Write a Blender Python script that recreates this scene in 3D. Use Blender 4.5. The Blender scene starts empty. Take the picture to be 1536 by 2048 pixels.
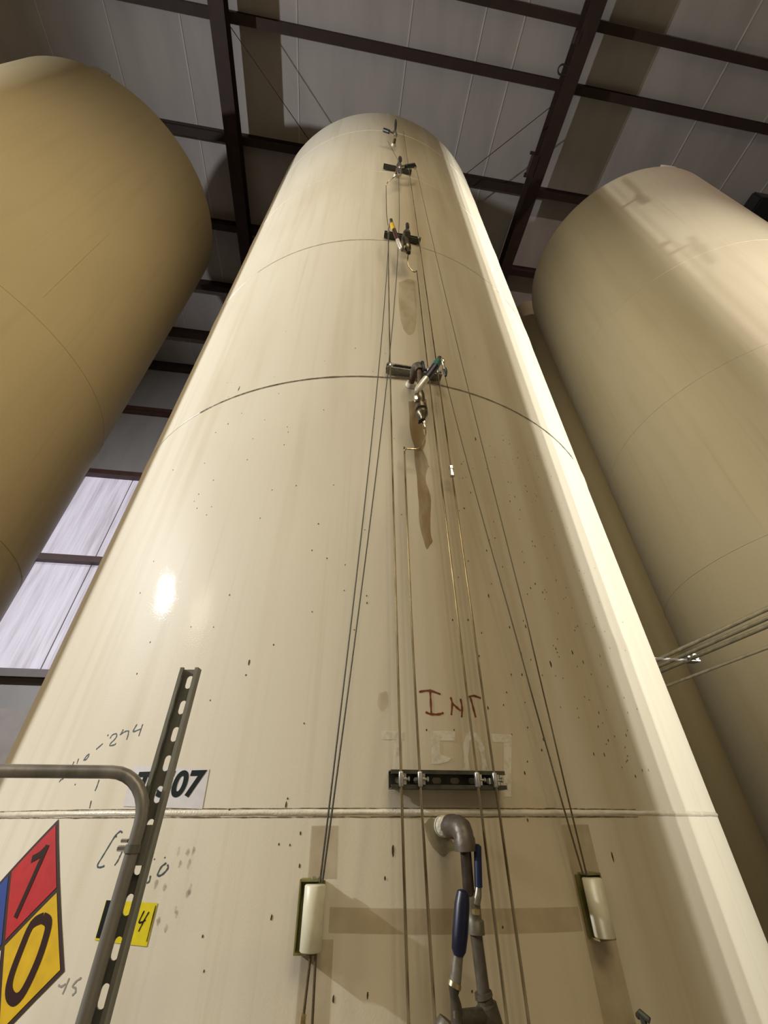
import bpy, bmesh, math, random
from mathutils import Vector, Matrix, noise
random.seed(7)
SC = bpy.context.scene
COL = SC.collection
PI = math.pi
EYE = 1.8                       # camera height above the floor

# ------------------------------------------------------------------ camera
cam_d = bpy.data.cameras.new('camera'); cam = bpy.data.objects.new('camera', cam_d); COL.objects.link(cam)
cam_d.sensor_fit = 'HORIZONTAL'; cam_d.sensor_width = 36.0; cam_d.lens = 818.07 / 1536 * 36.0
cam_d.clip_start = 0.02; cam_d.clip_end = 200
PITCH, ROLL = math.radians(37.0108), math.radians(-0.1143)
F = Vector((0, math.cos(PITCH), math.sin(PITCH))); U = Vector((0, -math.sin(PITCH), math.cos(PITCH))); X = Vector((1, 0, 0))
X2 = X * math.cos(ROLL) + U * math.sin(ROLL); U2 = -X * math.sin(ROLL) + U * math.cos(ROLL)
M = Matrix((X2, U2, -F)).transposed().to_4x4(); M.translation = Vector((0, 0, EYE))
cam.matrix_world = M
SC.camera = cam

# ------------------------------------------------------------------ world, exposure
w = bpy.data.worlds.new('world'); SC.world = w; w.use_nodes = True
w.node_tree.nodes['Background'].inputs[0].default_value = (0.02, 0.018, 0.014, 1)
w.node_tree.nodes['Background'].inputs[1].default_value = 1.0
vs = SC.view_settings
vs.view_transform = 'Standard'; vs.look = 'None'; vs.gamma = 1.0; vs.use_curve_mapping = False; vs.exposure = 0.0

# ------------------------------------------------------------------ lamps of the hall and added fill spots (all outside the frame)
def lamp(name, loc, power, col, rad):
    d = bpy.data.lights.new(name, 'POINT'); d.energy = power; d.color = col; d.shadow_soft_size = rad
    o = bpy.data.objects.new(name, d); o.location = loc; COL.objects.link(o); return o
def spot(name, loc, aim, power, col, rad, cone, blend=.3):
    d = bpy.data.lights.new(name, 'SPOT'); d.energy = power; d.color = col; d.shadow_soft_size = rad; d.spot_size = math.radians(cone); d.spot_blend = blend
    o = bpy.data.objects.new(name, d); o.location = loc; o.rotation_euler = (Vector(aim) - Vector(loc)).to_track_quat('-Z', 'Y').to_euler(); COL.objects.link(o); return o
spot('left_lamp_light', (-9.71, -1.12, 6.31), (-1.2, 1.6, 4.6), 3950, (0.94, 0.965, 1.0), 0.085, 142, 1.0)
spot('left_rear_lamp_light', (-8.48, -3.73, 5.95), (-.6, 1.6, 4.4), 700, (1.0, 0.86, 0.64), 0.6, 90, .85)
for x, y, rad in ((10.37, -3.941, .030), (10.35, -4.055, .012), (10.317, -4.161, .012)):
    spot('flood_head_light', (x, y, 5.2), (-4.0, 3.9, 5.8), 3200, (1.0, 0.99, 0.92), rad, 56, .9)
spot('right_front_lamp_light', (8.645, -6.417, 5.6), (4.7, 2.2, 6.5), 1700, (1.0, 0.82, 0.76), 0.025, 62)
for x, y, z, e in ((-6.0, -8.0, 9.0, 330), (1.0, -7.0, 10.6, 1050), (4.8, -7.0, 10.6, 1200)):
    spot('fill_light', (x, y, z), (x * .8, y + 2.5, 0), e, (1.0, 0.84, 0.57), 1.6, 150, .5)  # added warm fill for the tank fronts, not known fixtures

# ------------------------------------------------------------------ helpers
def link(o, parent=None):
    COL.objects.link(o)
    if parent: o.parent = parent
    return o
def mesh_obj(name, bm, mat, parent=None, smooth=True, auto=40):
    me = bpy.data.meshes.new(name); bmesh.ops.recalc_face_normals(bm, faces=bm.faces)
    bm.to_mesh(me); bm.free()
    for m in (mat if isinstance(mat, (list, tuple)) else [mat]): me.materials.append(m)
    if smooth:
        me.polygons.foreach_set('use_smooth', [True] * len(me.polygons))
        if auto:
            me.set_sharp_from_angle(angle=math.radians(auto))
    return link(bpy.data.objects.new(name, me), parent)
def empty(name, loc, parent=None):
    o = bpy.data.objects.new(name, None); o.empty_display_size = 0.1; o.location = loc; return link(o, parent)
def tag(o, label=None, cat=None, group=None, kind=None):
    if label: o['label'] = label
    if cat: o['category'] = cat
    if group: o['group'] = group
    if kind: o['kind'] = kind
    return o
def rebase(o, p):
    """put a mesh object's origin at p (world) without moving its geometry"""
    p = Vector(p); o.data.transform(Matrix.Translation(-p)); o.location = o.location + p
    return o
def box(bm, lo, hi, mtx=None):
    vs_ = [bm.verts.new(Vector((x, y, z)) if mtx is None else mtx @ Vector((x, y, z))) for x in (lo[0], hi[0]) for y in (lo[1], hi[1]) for z in (lo[2], hi[2])]
    for f in ((0, 1, 3, 2), (4, 6, 7, 5), (0, 4, 5, 1), (2, 3, 7, 6), (0, 2, 6, 4), (1, 5, 7, 3)):
        bm.faces.new([vs_[i] for i in f])
def sweep(bm, pts, rad, seg=10, cap=True, flat=1.0):
    """tube through pts with one radius or a radius per point"""
    pts = [Vector(p) for p in pts]; n = len(pts)
    rs = rad if isinstance(rad, (list, tuple)) else [rad] * n
    tang = []
    for i in range(n):
        a = pts[max(i - 1, 0)]; b = pts[min(i + 1, n - 1)]
        t = (b - a)
        tang.append(t.normalized() if t.length > 1e-9 else (tang[-1] if tang else Vector((0, 0, 1))))
    ref = Vector((0, 0, 1)) if abs(tang[0].z) < 0.9 else Vector((1, 0, 0))
    nrm = (ref - tang[0] * ref.dot(tang[0])).normalized(); rings = []
    for i in range(n):
        nrm = (nrm - tang[i] * nrm.dot(tang[i])).normalized(); bi = tang[i].cross(nrm)
        rings.append([bm.verts.new(pts[i] + (nrm * math.cos(2 * PI * k / seg) + bi * math.sin(2 * PI * k / seg) * flat) * rs[i]) for k in range(seg)])
    for i in range(n - 1):
        for k in range(seg):
            bm.faces.new((rings[i][k], rings[i][(k + 1) % seg], rings[i + 1][(k + 1) % seg], rings[i + 1][k]))
    if cap:
        bm.faces.new(rings[0][::-1]); bm.faces.new(rings[-1])
def smooth_path(pts, k=4):
    """Catmull-Rom through points"""
    pts = [Vector(p) for p in pts]; out = []
    for i in range(len(pts) - 1):
        p0 = pts[max(i - 1, 0)]; p1 = pts[i]; p2 = pts[i + 1]; p3 = pts[min(i + 2, len(pts) - 1)]
        for j in range(k):
            t = j / k
            out.append(0.5 * ((2 * p1) + (p2 - p0) * t + (2 * p0 - 5 * p1 + 4 * p2 - p3) * t * t + (3 * p1 - p0 - 3 * p2 + p3) * t ** 3))
    out.append(pts[-1]); return out

# ------------------------------------------------------------------ materials
def mat(name, col, rough=0.5, metal=0.0, grain=0.0, gscale=20.0, stretch=(1, 1, 1), bump=0.0, bscale=80.0, coat=0.0, col2=None, spec=0.5):
    m = bpy.data.materials.new(name); m.use_nodes = True; nt = m.node_tree; N = nt.nodes; L = nt.links
    b = N['Principled BSDF']; b.inputs['Roughness'].default_value = rough; b.inputs['Metallic'].default_value = metal
    b.inputs['Specular IOR Level'].default_value = spec; b.inputs['Coat Weight'].default_value = coat; b.inputs['Coat Roughness'].default_value = 0.15
    b.inputs['Base Color'].default_value = (*col, 1)
    if grain or bump:
        tc = N.new('ShaderNodeTexCoord'); mp = N.new('ShaderNodeMapping'); mp.inputs['Scale'].default_value = stretch
        L.new(tc.outputs['Object'], mp.inputs['Vector'])
    if grain:
        nz = N.new('ShaderNodeTexNoise'); nz.inputs['Scale'].default_value = gscale; nz.inputs['Detail'].default_value = 5
        L.new(mp.outputs[0], nz.inputs['Vector'])
        mx = N.new('ShaderNodeMix'); mx.data_type = 'RGBA'
        c2 = col2 or tuple(max(0, c * (1 - grain)) for c in col)
        mx.inputs['A'].default_value = (*col, 1); mx.inputs['B'].default_value = (*c2, 1)
        rp = N.new('ShaderNodeMapRange'); rp.inputs['From Min'].default_value = 0.38; rp.inputs['From Max'].default_value = 0.68
        L.new(nz.outputs['Fac'], rp.inputs['Value']); L.new(rp.outputs[0], mx.inputs['Factor']); L.new(mx.outputs['Result'], b.inputs['Base Color'])
    if bump:
        n2 = N.new('ShaderNodeTexNoise'); n2.inputs['Scale'].default_value = bscale; n2.inputs['Detail'].default_value = 3
        L.new(tc.outputs['Object'], n2.inputs['Vector'])
        bp = N.new('ShaderNodeBump'); bp.inputs['Strength'].default_value = bump; bp.inputs['Distance'].default_value = 0.004
        L.new(n2.outputs['Fac'], bp.inputs['Height']); L.new(bp.outputs[0], b.inputs['Normal'])
    return m
def paint(name, base, dirt, rough=0.32, dirt_shade_band=None, sc=1.0, coat=0.0):
    """tank enamel: pale runs and dirty streaks down the shell, fine orange peel"""
    m = mat(name, base, rough, spec=.18, coat=coat); nt = m.node_tree; N = nt.nodes; L = nt.links; b = N['Principled BSDF']; b.inputs['Coat Roughness'].default_value = .065
    tc = N.new('ShaderNodeTexCoord')
    def noise_(scale, st, det=4):
        mp = N.new('ShaderNodeMapping'); mp.inputs['Scale'].default_value = st; L.new(tc.outputs['Object'], mp.inputs['Vector'])
        n = N.new('ShaderNodeTexNoise'); n.inputs['Scale'].default_value = scale; n.inputs['Detail'].default_value = det; L.new(mp.outputs[0], n.inputs['Vector']); return n.outputs['Fac']
    def rng(v, a, c, lo, hi):
        r = N.new('ShaderNodeMapRange'); r.inputs['From Min'].default_value = a; r.inputs['From Max'].default_value = c
        r.inputs['To Min'].default_value = lo; r.inputs['To Max'].default_value = hi; L.new(v, r.inputs['Value']); return r.outputs[0]
    def mixc(f, a, c):
        x = N.new('ShaderNodeMix'); x.data_type = 'RGBA'; L.new(f, x.inputs['Factor'])
        if hasattr(a, 'links'): L.new(a, x.inputs['A'])
        else: x.inputs['A'].default_value = (*a, 1)
        x.inputs['B'].default_value = (*c, 1); return x.outputs['Result']
    def mul(a, c):
        x = N.new('ShaderNodeMath'); x.operation = 'MULTIPLY'; L.new(a, x.inputs[0]); L.new(c, x.inputs[1]); return x.outputs[0]
    c = mixc(rng(noise_(9 * sc, (1, 1, .05)), .52, .80, 0, .30), base, dirt)
    c = mixc(rng(noise_(26 * sc, (1, 1, .02)), .60, .78, 0, .22), c, dirt)
    c = mixc(rng(noise_(1.6 * sc, (1, 1, .35)), .45, .75, 0, .22), c, dirt)
    c = mixc(rng(noise_(15 * sc, (1, 1, .03)), .62, .80, 0, .25), c, tuple(min(1, x * 1.12) for x in base))
    if dirt_shade_band:  # dirt around the tubes, plus shade put into the colour up to the bright strip
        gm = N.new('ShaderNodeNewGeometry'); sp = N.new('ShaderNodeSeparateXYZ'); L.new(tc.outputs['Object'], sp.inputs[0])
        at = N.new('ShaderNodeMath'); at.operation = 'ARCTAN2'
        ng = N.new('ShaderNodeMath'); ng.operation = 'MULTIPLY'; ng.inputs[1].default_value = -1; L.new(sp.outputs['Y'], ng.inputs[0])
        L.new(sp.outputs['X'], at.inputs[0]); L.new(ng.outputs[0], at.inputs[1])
        a = mul(rng(at.outputs[0], dirt_shade_band[0], dirt_shade_band[1], 0, 1), rng(at.outputs[0], dirt_shade_band[2], dirt_shade_band[3], 1, 0))
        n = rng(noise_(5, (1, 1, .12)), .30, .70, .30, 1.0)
        c = mixc(mul(mul(a, n), rng(a, 0, 1, 0, dirt_shade_band[4])), c, dirt)
    L.new(c, b.inputs['Base Color'])
    n2 = N.new('ShaderNodeTexNoise'); n2.inputs['Scale'].default_value = 240; n2.inputs['Detail'].default_value = 2; L.new(tc.outputs['Object'], n2.inputs['Vector'])
    bp = N.new('ShaderNodeBump'); bp.inputs['Strength'].default_value = 0.12; bp.inputs['Distance'].default_value = 0.002
    L.new(n2.outputs['Fac'], bp.inputs['Height']); L.new(bp.outputs[0], b.inputs['Normal']); L.new(bp.outputs[0], b.inputs['Coat Normal'])
    return m
def decal(name, col, alpha, scale=30.0, lo=.35, hi=.65, stretch=(1, 1, 1), rough=.5):
    """stain or ink: patchy, partly see-through film"""
    m = mat(name, col, rough); nt = m.node_tree; N = nt.nodes; L = nt.links
    tc = N.new('ShaderNodeTexCoord'); mp = N.new('ShaderNodeMapping'); mp.inputs['Scale'].default_value = stretch
    n = N.new('ShaderNodeTexNoise'); n.inputs['Scale'].default_value = scale; n.inputs['Detail'].default_value = 6
    L.new(tc.outputs['Object'], mp.inputs[0]); L.new(mp.outputs[0], n.inputs['Vector'])
    r = N.new('ShaderNodeMapRange'); r.inputs['From Min'].default_value = lo; r.inputs['From Max'].default_value = hi
    r.inputs['To Min'].default_value = alpha * .35; r.inputs['To Max'].default_value = alpha
    L.new(n.outputs['Fac'], r.inputs['Value']); L.new(r.outputs[0], N['Principled BSDF'].inputs['Alpha'])
    return m

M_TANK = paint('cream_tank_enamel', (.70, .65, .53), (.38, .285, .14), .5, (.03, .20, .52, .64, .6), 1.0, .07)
M_WELD = mat('glossy_weld_bead', (.72, .67, .55), .22, grain=.15, gscale=40, bump=.3, bscale=200)
M_TANKL = paint('tan_tank_enamel', (.63, .52, .31), (.45, .36, .19), .42)
M_TANKR = paint('beige_tank_enamel', (.45, .395, .285), (.32, .26, .155), .42)
MT = {
 'cream': mat('cream_weld_paint', (.74, .70, .58), .25, grain=.25, gscale=60, bump=.5, bscale=150),
 'iron': mat('dark_iron', (.10, .088, .06), .55, .5, .4, 60, bump=.3),
 'pipegrey': mat('grey_pipe_fitting', (.115, .095, .072), .45, .4, .3, 50, bump=.2),
 'darkpipe': mat('dark_drop_pipe', (.06, .045, .035), .30, .4, .5, 40),
 'valvegrey': mat('grey_valve_body', (.17, .15, .105), .45, .4, .3, 60),
 'blue': mat('blue_vinyl_grip', (.004, .012, .050), .4, grain=.3, gscale=60),
 'navy': mat('navy_vinyl_grip', (.004, .006, .030), .38, grain=.3, gscale=60),
 'steel': mat('worn_steel', (.30, .28, .23), .38, .7, .35, 70),
 'brass': mat('bright_brass', (.62, .52, .28), .28, .9, .3, 60),
 'chrome': mat('chrome_fitting', (.70, .66, .56), .16, 1.0, .3, 60),
 'rust': mat('rusty_nipple', (.13, .07, .035), .7, .2, .6, 80, col2=(.05, .03, .02)),
 'darksteel': mat('dark_valve_steel', (.16, .135, .09), .35, .8, .5, 60),
 'whitemetal': mat('pale_metal_lever', (.72, .68, .60), .30, .4, .2, 60),
 'teal': mat('teal_tip_sleeve', (.01, .12, .095), .4),
 'black': mat('black_knob', (.012, .012, .012), .4),
 'maroon': mat('maroon_sleeve', (.05, .012, .01), .4),
 'yellow': mat('yellow_sleeve', (.60, .42, .03), .4),
}
M_STRUT = mat('galvanised_strut', (.24, .24, .205), .45, .5, .45, 35, (1, 1, .15), bump=.1)
M_STRUTD = mat('dirty_green_strut', (.075, .075, .055), .5, .5, .4, 35)
M_RAIL = mat('galvanised_rail_tube', (.31, .295, .265), .42, .45, .45, 28, (1, 1, .12), bump=.1)
M_TUBE = mat('stainless_tube', (.52, .45, .30), .25, .9, .55, 55, (1, 1, .12), col2=(.17, .11, .05))
M_CABLE = mat('grey_wire_rope', (.11, .105, .08), .5, .6, .4, 300)
M_CABLED = mat('olive_wire_rope', (.13, .105, .055), .5, .5, .4, 300)
M_CLAMP = mat('zinc_clamp', (.62, .60, .56), .28, .85, .3, 90)
M_BEAM = mat('brown_primer_steel', (.032, .013, .008), .7, 0, .35, 6, bump=.1)
M_GIRT = mat('brown_girt_steel', (.07, .026, .017), .5, 0, .3, 6)
M_ROOF = mat('white_faced_insulation', (.42, .38, .355), .6, 0, .14, 2.2, (1, .25, 1), bump=.12, bscale=9)
M_WALL = mat('white_wall_liner', (.32, .295, .28), .55, 0, .12, 3, (1, 1, .3), bump=.1, bscale=8)
M_LOWER = mat('lit_lower_wall', (.40, .35, .325), .6, 0, .15, 4)  # paler tone: light falling on the lower wall, put into the colour
M_SEAM = mat('insulation_seam_tape', (.53, .485, .46), .5)
M_FLOOR = mat('concrete_floor', (.22, .19, .15), .75, 0, .35, 3, bump=.2)
M_COND = mat('grey_conduit', (.27, .245, .185), .45, .5, .3, 30)
M_INK = mat('blue_black_marker', (.035, .065, .085), .6)
M_GREYINK = mat('faint_grey_marker', (.27, .25, .215), .7)
M_RED = mat('red_brown_marker', (.20, .045, .012), .7, grain=.4, gscale=120)
M_BLACKINK = mat('black_print', (.006, .010, .009), .6, spec=.15)
M_LABEL = mat('white_sticker', (.66, .64, .66), .4, grain=.08, gscale=40)
M_YTAG = mat('yellow_sticker', (.72, .60, .012), .4, grain=.12, gscale=60)
M_HRED = mat('hazard_red', (.47, .022, .028), .45, grain=.15, gscale=30)
M_HBLUE = mat('hazard_blue', (.022, .06, .27), .45)
M_HYEL = mat('hazard_yellow', (.66, .42, .010), .45, grain=.15, gscale=30)
M_HWHITE = mat('hazard_white', (.70, .68, .64), .45)
M_HBORD = mat('dark_brown_border', (.035, .016, .012), .5)
M_HDIG = mat('dark_brown_digit', (.03, .010, .008), .6, spec=.2)
M_SEAMDIRT = decal('seam_line_dirt', (.10, .065, .02), .95, 60, .30, .6)
M_OLIVESHADE = mat('shaded_bracket_olive', (.20, .185, .06), .5, grain=.3, gscale=40)  # bracket's own shade put into a darker colour
M_CHIP = mat('bare_paint_chip', (.06, .038, .018), .8)
M_FADE = decal('pale_ghost_lettering', (.80, .76, .63), .8, 40, .25, .55)
M_STAIN = decal('brown_run_stain', (.235, .125, .012), .85, 14, .30, .62, (1, 1, .35))
M_STAIN2 = decal('pale_tea_stain', (.42, .31, .11), .42, 12, .35, .65, (1, 1, .4))
M_OLD = decal('older_brown_paint', (.46, .35, .20), .42, 12, .2, .6)
M_GREEN = decal('grey_green_bare_patch', (.27, .24, .14), .8, 40, .25, .5)
M_SMUDGE = decal('grey_smudge', (.30, .26, .21), .45, 60, .40, .6)
def m_panel():
    m = mat('daylit_translucent_panel', (.25, .24, .26), .5); nt = m.node_tree; N = nt.nodes; L = nt.links; b = N['Principled BSDF']
    tc = N.new('ShaderNodeTexCoord'); col = None
    facs = []
    for sc, st, lo, hi, amt in ((7, (1, 1, .10), .42, .70, .60), (30, (1, 1, .04), .48, .72, .40)):
        mp = N.new('ShaderNodeMapping'); mp.inputs['Scale'].default_value = st; L.new(tc.outputs['Object'], mp.inputs[0])
        n = N.new('ShaderNodeTexNoise'); n.inputs['Scale'].default_value = sc; n.inputs['Detail'].default_value = 5; L.new(mp.outputs[0], n.inputs['Vector'])
        r = N.new('ShaderNodeMapRange'); r.inputs['From Min'].default_value = lo; r.inputs['From Max'].default_value = hi; r.inputs['To Max'].default_value = amt; L.new(n.outputs['Fac'], r.inputs['Value']); facs.append(r.outputs[0])
    ad = N.new('ShaderNodeMath'); ad.operation = 'ADD'; L.new(facs[0], ad.inputs[0]); L.new(facs[1], ad.inputs[1])
    mx = N.new('ShaderNodeMix'); mx.data_type = 'RGBA'; mx.inputs['A'].default_value = (.80, .74, .86, 1); mx.inputs['B'].default_value = (.36, .30, .33, 1)
    L.new(ad.outputs[0], mx.inputs['Factor']); L.new(mx.outputs['Result'], b.inputs['Emission Color']); b.inputs['Emission Strength'].default_value = PANEL_GLOW
    return m
PANEL_GLOW = 0.66
M_PANEL = m_panel()
DATA = {'asm': {'B': [('weld_collar', 'cream', [(0.289, 3.622, 0.001, 0.028), (0.289, 3.622, 0.02, 0.024), (0.289, 3.622, 0.022, 0.012)]), ('nipple', 'rust', [(0.289, 3.622, 0.015, 0.016), (0.29, 3.622, 0.085, 0.016)]),
               ('elbow', 'pipegrey',
                [(0.29, 3.622, 0.07, 0.021), (0.291, 3.622, 0.095, 0.021), (0.293, 3.618, 0.115, 0.022), (0.298, 3.606, 0.128, 0.022), (0.303, 3.585, 0.13, 0.021), (0.304, 3.565, 0.13, 0.021),
                 (0.304, 3.564, 0.13, 0.01)]),
               ('drop_pipe', 'rust', [(0.304, 3.57, 0.13, 0.012), (0.3, 3.46, 0.13, 0.012)]),
               ('valve_body', 'darksteel',
                [(0.2933, 3.4109, 0.13, 0.016), (0.2936, 3.3736, 0.13, 0.024), (0.2933, 3.3261, 0.13, 0.024), (0.295, 3.3158, 0.13, 0.018), (0.2938, 3.2943, 0.13, 0.018), (0.2958, 3.2912, 0.13, 0.028),
                 (0.2967, 3.267, 0.13, 0.028), (0.2975, 3.2638, 0.13, 0.02), (0.2981, 3.2536, 0.13, 0.027), (0.2993, 3.2368, 0.13, 0.025), (0.3004, 3.2202, 0.13, 0.014), (0.2993, 3.2, 0.13, 0.01)]),
               ('stub_handle', 'blue', [(0.3167, 3.6336, 0.14, 0.005), (0.3174, 3.6251, 0.14, 0.01), (0.3198, 3.5623, 0.14, 0.01), (0.3205, 3.5542, 0.14, 0.004)]),
               ('union_nut', 'chrome', [(0.2715, 3.3419, 0.145, 0.01), (0.2723, 3.3133, 0.145, 0.013), (0.2738, 3.2994, 0.145, 0.008)]),
               ('lever', 'whitemetal', [(0.2759, 3.3654, 0.15, 0.008), (0.2834, 3.3856, 0.15, 0.0165), (0.3231, 3.4677, 0.16, 0.0165)]),
               ('lever_grip', 'navy', [(0.3219, 3.4654, 0.16, 0.0185), (0.3653, 3.5586, 0.17, 0.0185)]), ('lever_tip', 'teal', [(0.364, 3.5561, 0.17, 0.0195), (0.3815, 3.604, 0.17, 0.0195)]),
               ('tip_fitting', 'chrome', [(0.38, 3.5992, 0.17, 0.012), (0.3925, 3.6381, 0.17, 0.014), (0.4037, 3.6488, 0.16, 0.01)]),
               ('cable_fitting', 'chrome', [(0.4375, 3.7532, 0.1, 0.01), (0.4409, 3.7316, 0.1, 0.012), (0.4424, 3.7185, 0.1, 0.006), (0.4479, 3.6815, 0.09, 0.006)]),
               ('cable_gland', 'black', [(0.4509, 3.6943, 0.085, 0.012), (0.4525, 3.6683, 0.085, 0.012), (0.4544, 3.6411, 0.08, 0.006)]),
               ('needle_valve', 'chrome', [(0.3048, 3.2195, 0.12, 0.009), (0.3054, 3.193, 0.12, 0.012), (0.3057, 3.18, 0.12, 0.007), (0.3067, 3.1608, 0.12, 0.007)]),
               ('valve_knob', 'black', [(0.2802, 3.1955, 0.125, 0.011), (0.2876, 3.1953, 0.125, 0.012), (0.2938, 3.1948, 0.125, 0.006), (0.3016, 3.2005, 0.12, 0.006)])],
         'C': [('weld_collar', 'cream', [(0.301, 5.35, 0.001, 0.026), (0.301, 5.35, 0.02, 0.022), (0.301, 5.35, 0.022, 0.012)]), ('nipple', 'rust', [(0.301, 5.35, 0.015, 0.016), (0.302, 5.35, 0.09, 0.016)]),
               ('elbow', 'pipegrey', [(0.302, 5.35, 0.075, 0.021), (0.302, 5.35, 0.1, 0.021), (0.304, 5.345, 0.12, 0.022), (0.307, 5.33, 0.13, 0.021), (0.309, 5.29, 0.13, 0.021)]),
               ('valve_body', 'darksteel',
                [(0.2794, 5.2072, 0.13, 0.018), (0.2844, 5.1455, 0.13, 0.028), (0.2897, 5.0943, 0.13, 0.024), (0.2937, 5.061, 0.13, 0.03), (0.2942, 5.0266, 0.13, 0.03), (0.2953, 5.0099, 0.13, 0.02),
                 (0.2979, 4.9782, 0.12, 0.01)]),
               ('stub_handle', 'black', [(0.3074, 5.4754, 0.14, 0.008), (0.3085, 5.4555, 0.14, 0.014), (0.3083, 5.3947, 0.14, 0.014), (0.2989, 5.3305, 0.14, 0.008)]),
               ('handle_loop', 'chrome', [(0.2996, 5.3504, 0.14, 0.008), (0.2801, 5.2919, 0.14, 0.008), (0.2743, 5.2135, 0.14, 0.009), (0.2831, 5.1622, 0.14, 0.01)]),
               ('lever', 'whitemetal', [(0.2488, 4.945, 0.15, 0.006), (0.2475, 4.9613, 0.15, 0.014), (0.2274, 5.073, 0.16, 0.014)]),
               ('lever_grip', 'maroon', [(0.2288, 5.0647, 0.16, 0.015), (0.2053, 5.2095, 0.17, 0.015)]), ('lever_tip', 'yellow', [(0.2059, 5.205, 0.17, 0.0155), (0.1932, 5.3111, 0.17, 0.0155)]),
               ('tip_fitting', 'chrome', [(0.1931, 5.3012, 0.17, 0.012), (0.1873, 5.3889, 0.17, 0.014), (0.1838, 5.4308, 0.14, 0.008), (0.1773, 5.4599, 0.1, 0.007)]),
               ('union_nut', 'chrome', [(0.2512, 4.9813, 0.14, 0.012), (0.2574, 4.9668, 0.14, 0.014), (0.272, 5.0155, 0.14, 0.012)]),
               ('valve_knob', 'black', [(0.3052, 4.9942, 0.12, 0.006), (0.3086, 4.9785, 0.125, 0.014), (0.317, 4.9783, 0.125, 0.012)])],
         'D': [('weld_collar', 'cream', [(0.282, 7.2, 0.001, 0.03), (0.282, 7.2, 0.025, 0.026), (0.282, 7.2, 0.027, 0.012)]), ('nipple', 'rust', [(0.282, 7.2, 0.015, 0.016), (0.285, 7.2, 0.1, 0.016)]),
               ('valve_body', 'chrome', [(0.2909, 6.782, 0.12, 0.014), (0.2909, 6.8793, 0.12, 0.026), (0.2909, 6.9795, 0.12, 0.02), (0.2881, 7.0632, 0.12, 0.03), (0.293, 7.1728, 0.12, 0.018)]),
               ('stub_handle', 'black', [(0.2978, 7.3252, 0.14, 0.01), (0.299, 7.2699, 0.14, 0.02), (0.2997, 7.1969, 0.14, 0.018), (0.2926, 7.1282, 0.13, 0.008)]),
               ('lever', 'chrome', [(0.2869, 6.9584, 0.14, 0.012), (0.3507, 7.0447, 0.14, 0.012)]), ('lever_grip', 'black', [(0.3453, 7.0225, 0.14, 0.018), (0.4324, 7.1443, 0.14, 0.022)]),
               ('tip_fitting', 'chrome', [(0.4264, 7.12, 0.14, 0.01), (0.4455, 7.1487, 0.13, 0.018), (0.4631, 7.2246, 0.1, 0.01)])],
         'E': [('weld_collar', 'cream', [(0.275, 8.449, 0.001, 0.03), (0.275, 8.449, 0.025, 0.026), (0.275, 8.449, 0.027, 0.012)]), ('nipple', 'rust', [(0.275, 8.449, 0.015, 0.018), (0.28, 8.449, 0.1, 0.018)]),
               ('valve_body', 'chrome', [(0.2698, 8.2531, 0.12, 0.014), (0.271, 8.3268, 0.12, 0.03), (0.2669, 8.4221, 0.12, 0.03), (0.2686, 8.5247, 0.12, 0.016)]),
               ('stub_handle', 'black', [(0.2893, 9.0578, 0.14, 0.01), (0.2862, 8.8824, 0.14, 0.018), (0.2783, 8.6024, 0.14, 0.014), (0.2715, 8.4462, 0.13, 0.01)]),
               ('lever', 'chrome', [(0.2612, 8.2585, 0.14, 0.014), (0.1956, 8.3578, 0.14, 0.014)]), ('lever_grip', 'black', [(0.2066, 8.3401, 0.14, 0.02), (0.1457, 8.4054, 0.14, 0.022)])],
         'drain': [('weld_collar', 'cream', [(0.298, 1.788, 0.001, 0.024), (0.298, 1.788, 0.016, 0.022), (0.298, 1.788, 0.02, 0.015)]), ('nipple', 'iron', [(0.298, 1.788, 0.015, 0.013), (0.303, 1.788, 0.07, 0.013)]),
                   ('elbow', 'pipegrey',
                    [(0.301, 1.788, 0.055, 0.0245), (0.304, 1.788, 0.075, 0.0245), (0.305, 1.788, 0.08, 0.0225), (0.307, 1.7875, 0.098, 0.0235), (0.309, 1.783, 0.112, 0.0245), (0.3105, 1.773, 0.118, 0.0235),
                     (0.311, 1.767, 0.12, 0.0225), (0.3112, 1.766, 0.12, 0.0245), (0.312, 1.744, 0.12, 0.0245), (0.312, 1.743, 0.12, 0.012)]),
                   ('drop_pipe', 'darkpipe', [(0.312, 1.7584, 0.12, 0.0125), (0.3101, 1.6713, 0.12, 0.0125)]),
                   ('valve_body', 'valvegrey',
                    [(0.3156, 1.6763, 0.115, 0.014), (0.3154, 1.6667, 0.115, 0.018), (0.319, 1.6534, 0.115, 0.015), (0.3174, 1.6335, 0.115, 0.016), (0.3191, 1.6304, 0.115, 0.0185), (0.3186, 1.6112, 0.115, 0.0185),
                     (0.3185, 1.6104, 0.115, 0.012)]),
                   ('handle_grip', 'blue', [(0.3363, 1.7568, 0.13, 0.003), (0.3359, 1.7533, 0.13, 0.0085), (0.3325, 1.7207, 0.13, 0.0085), (0.3286, 1.6847, 0.13, 0.0085), (0.3284, 1.6831, 0.13, 0.004)]),
                   ('lever', 'steel', [(0.3286, 1.6847, 0.13, 0.0065), (0.3258, 1.6721, 0.13, 0.008), (0.3216, 1.6591, 0.125, 0.009), (0.3214, 1.6576, 0.125, 0.004)]),
                   ('stem_nut', 'brass', [(0.3163, 1.6528, 0.135, 0.003), (0.3162, 1.6506, 0.136, 0.0085), (0.3158, 1.6438, 0.136, 0.0085), (0.3158, 1.6415, 0.135, 0.003)]),
                   ('lower_pipe', 'pipegrey', [(0.3197, 1.6121, 0.112, 0.0125), (0.3234, 1.525, 0.112, 0.0125)]),
                   ('tee', 'iron',
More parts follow.
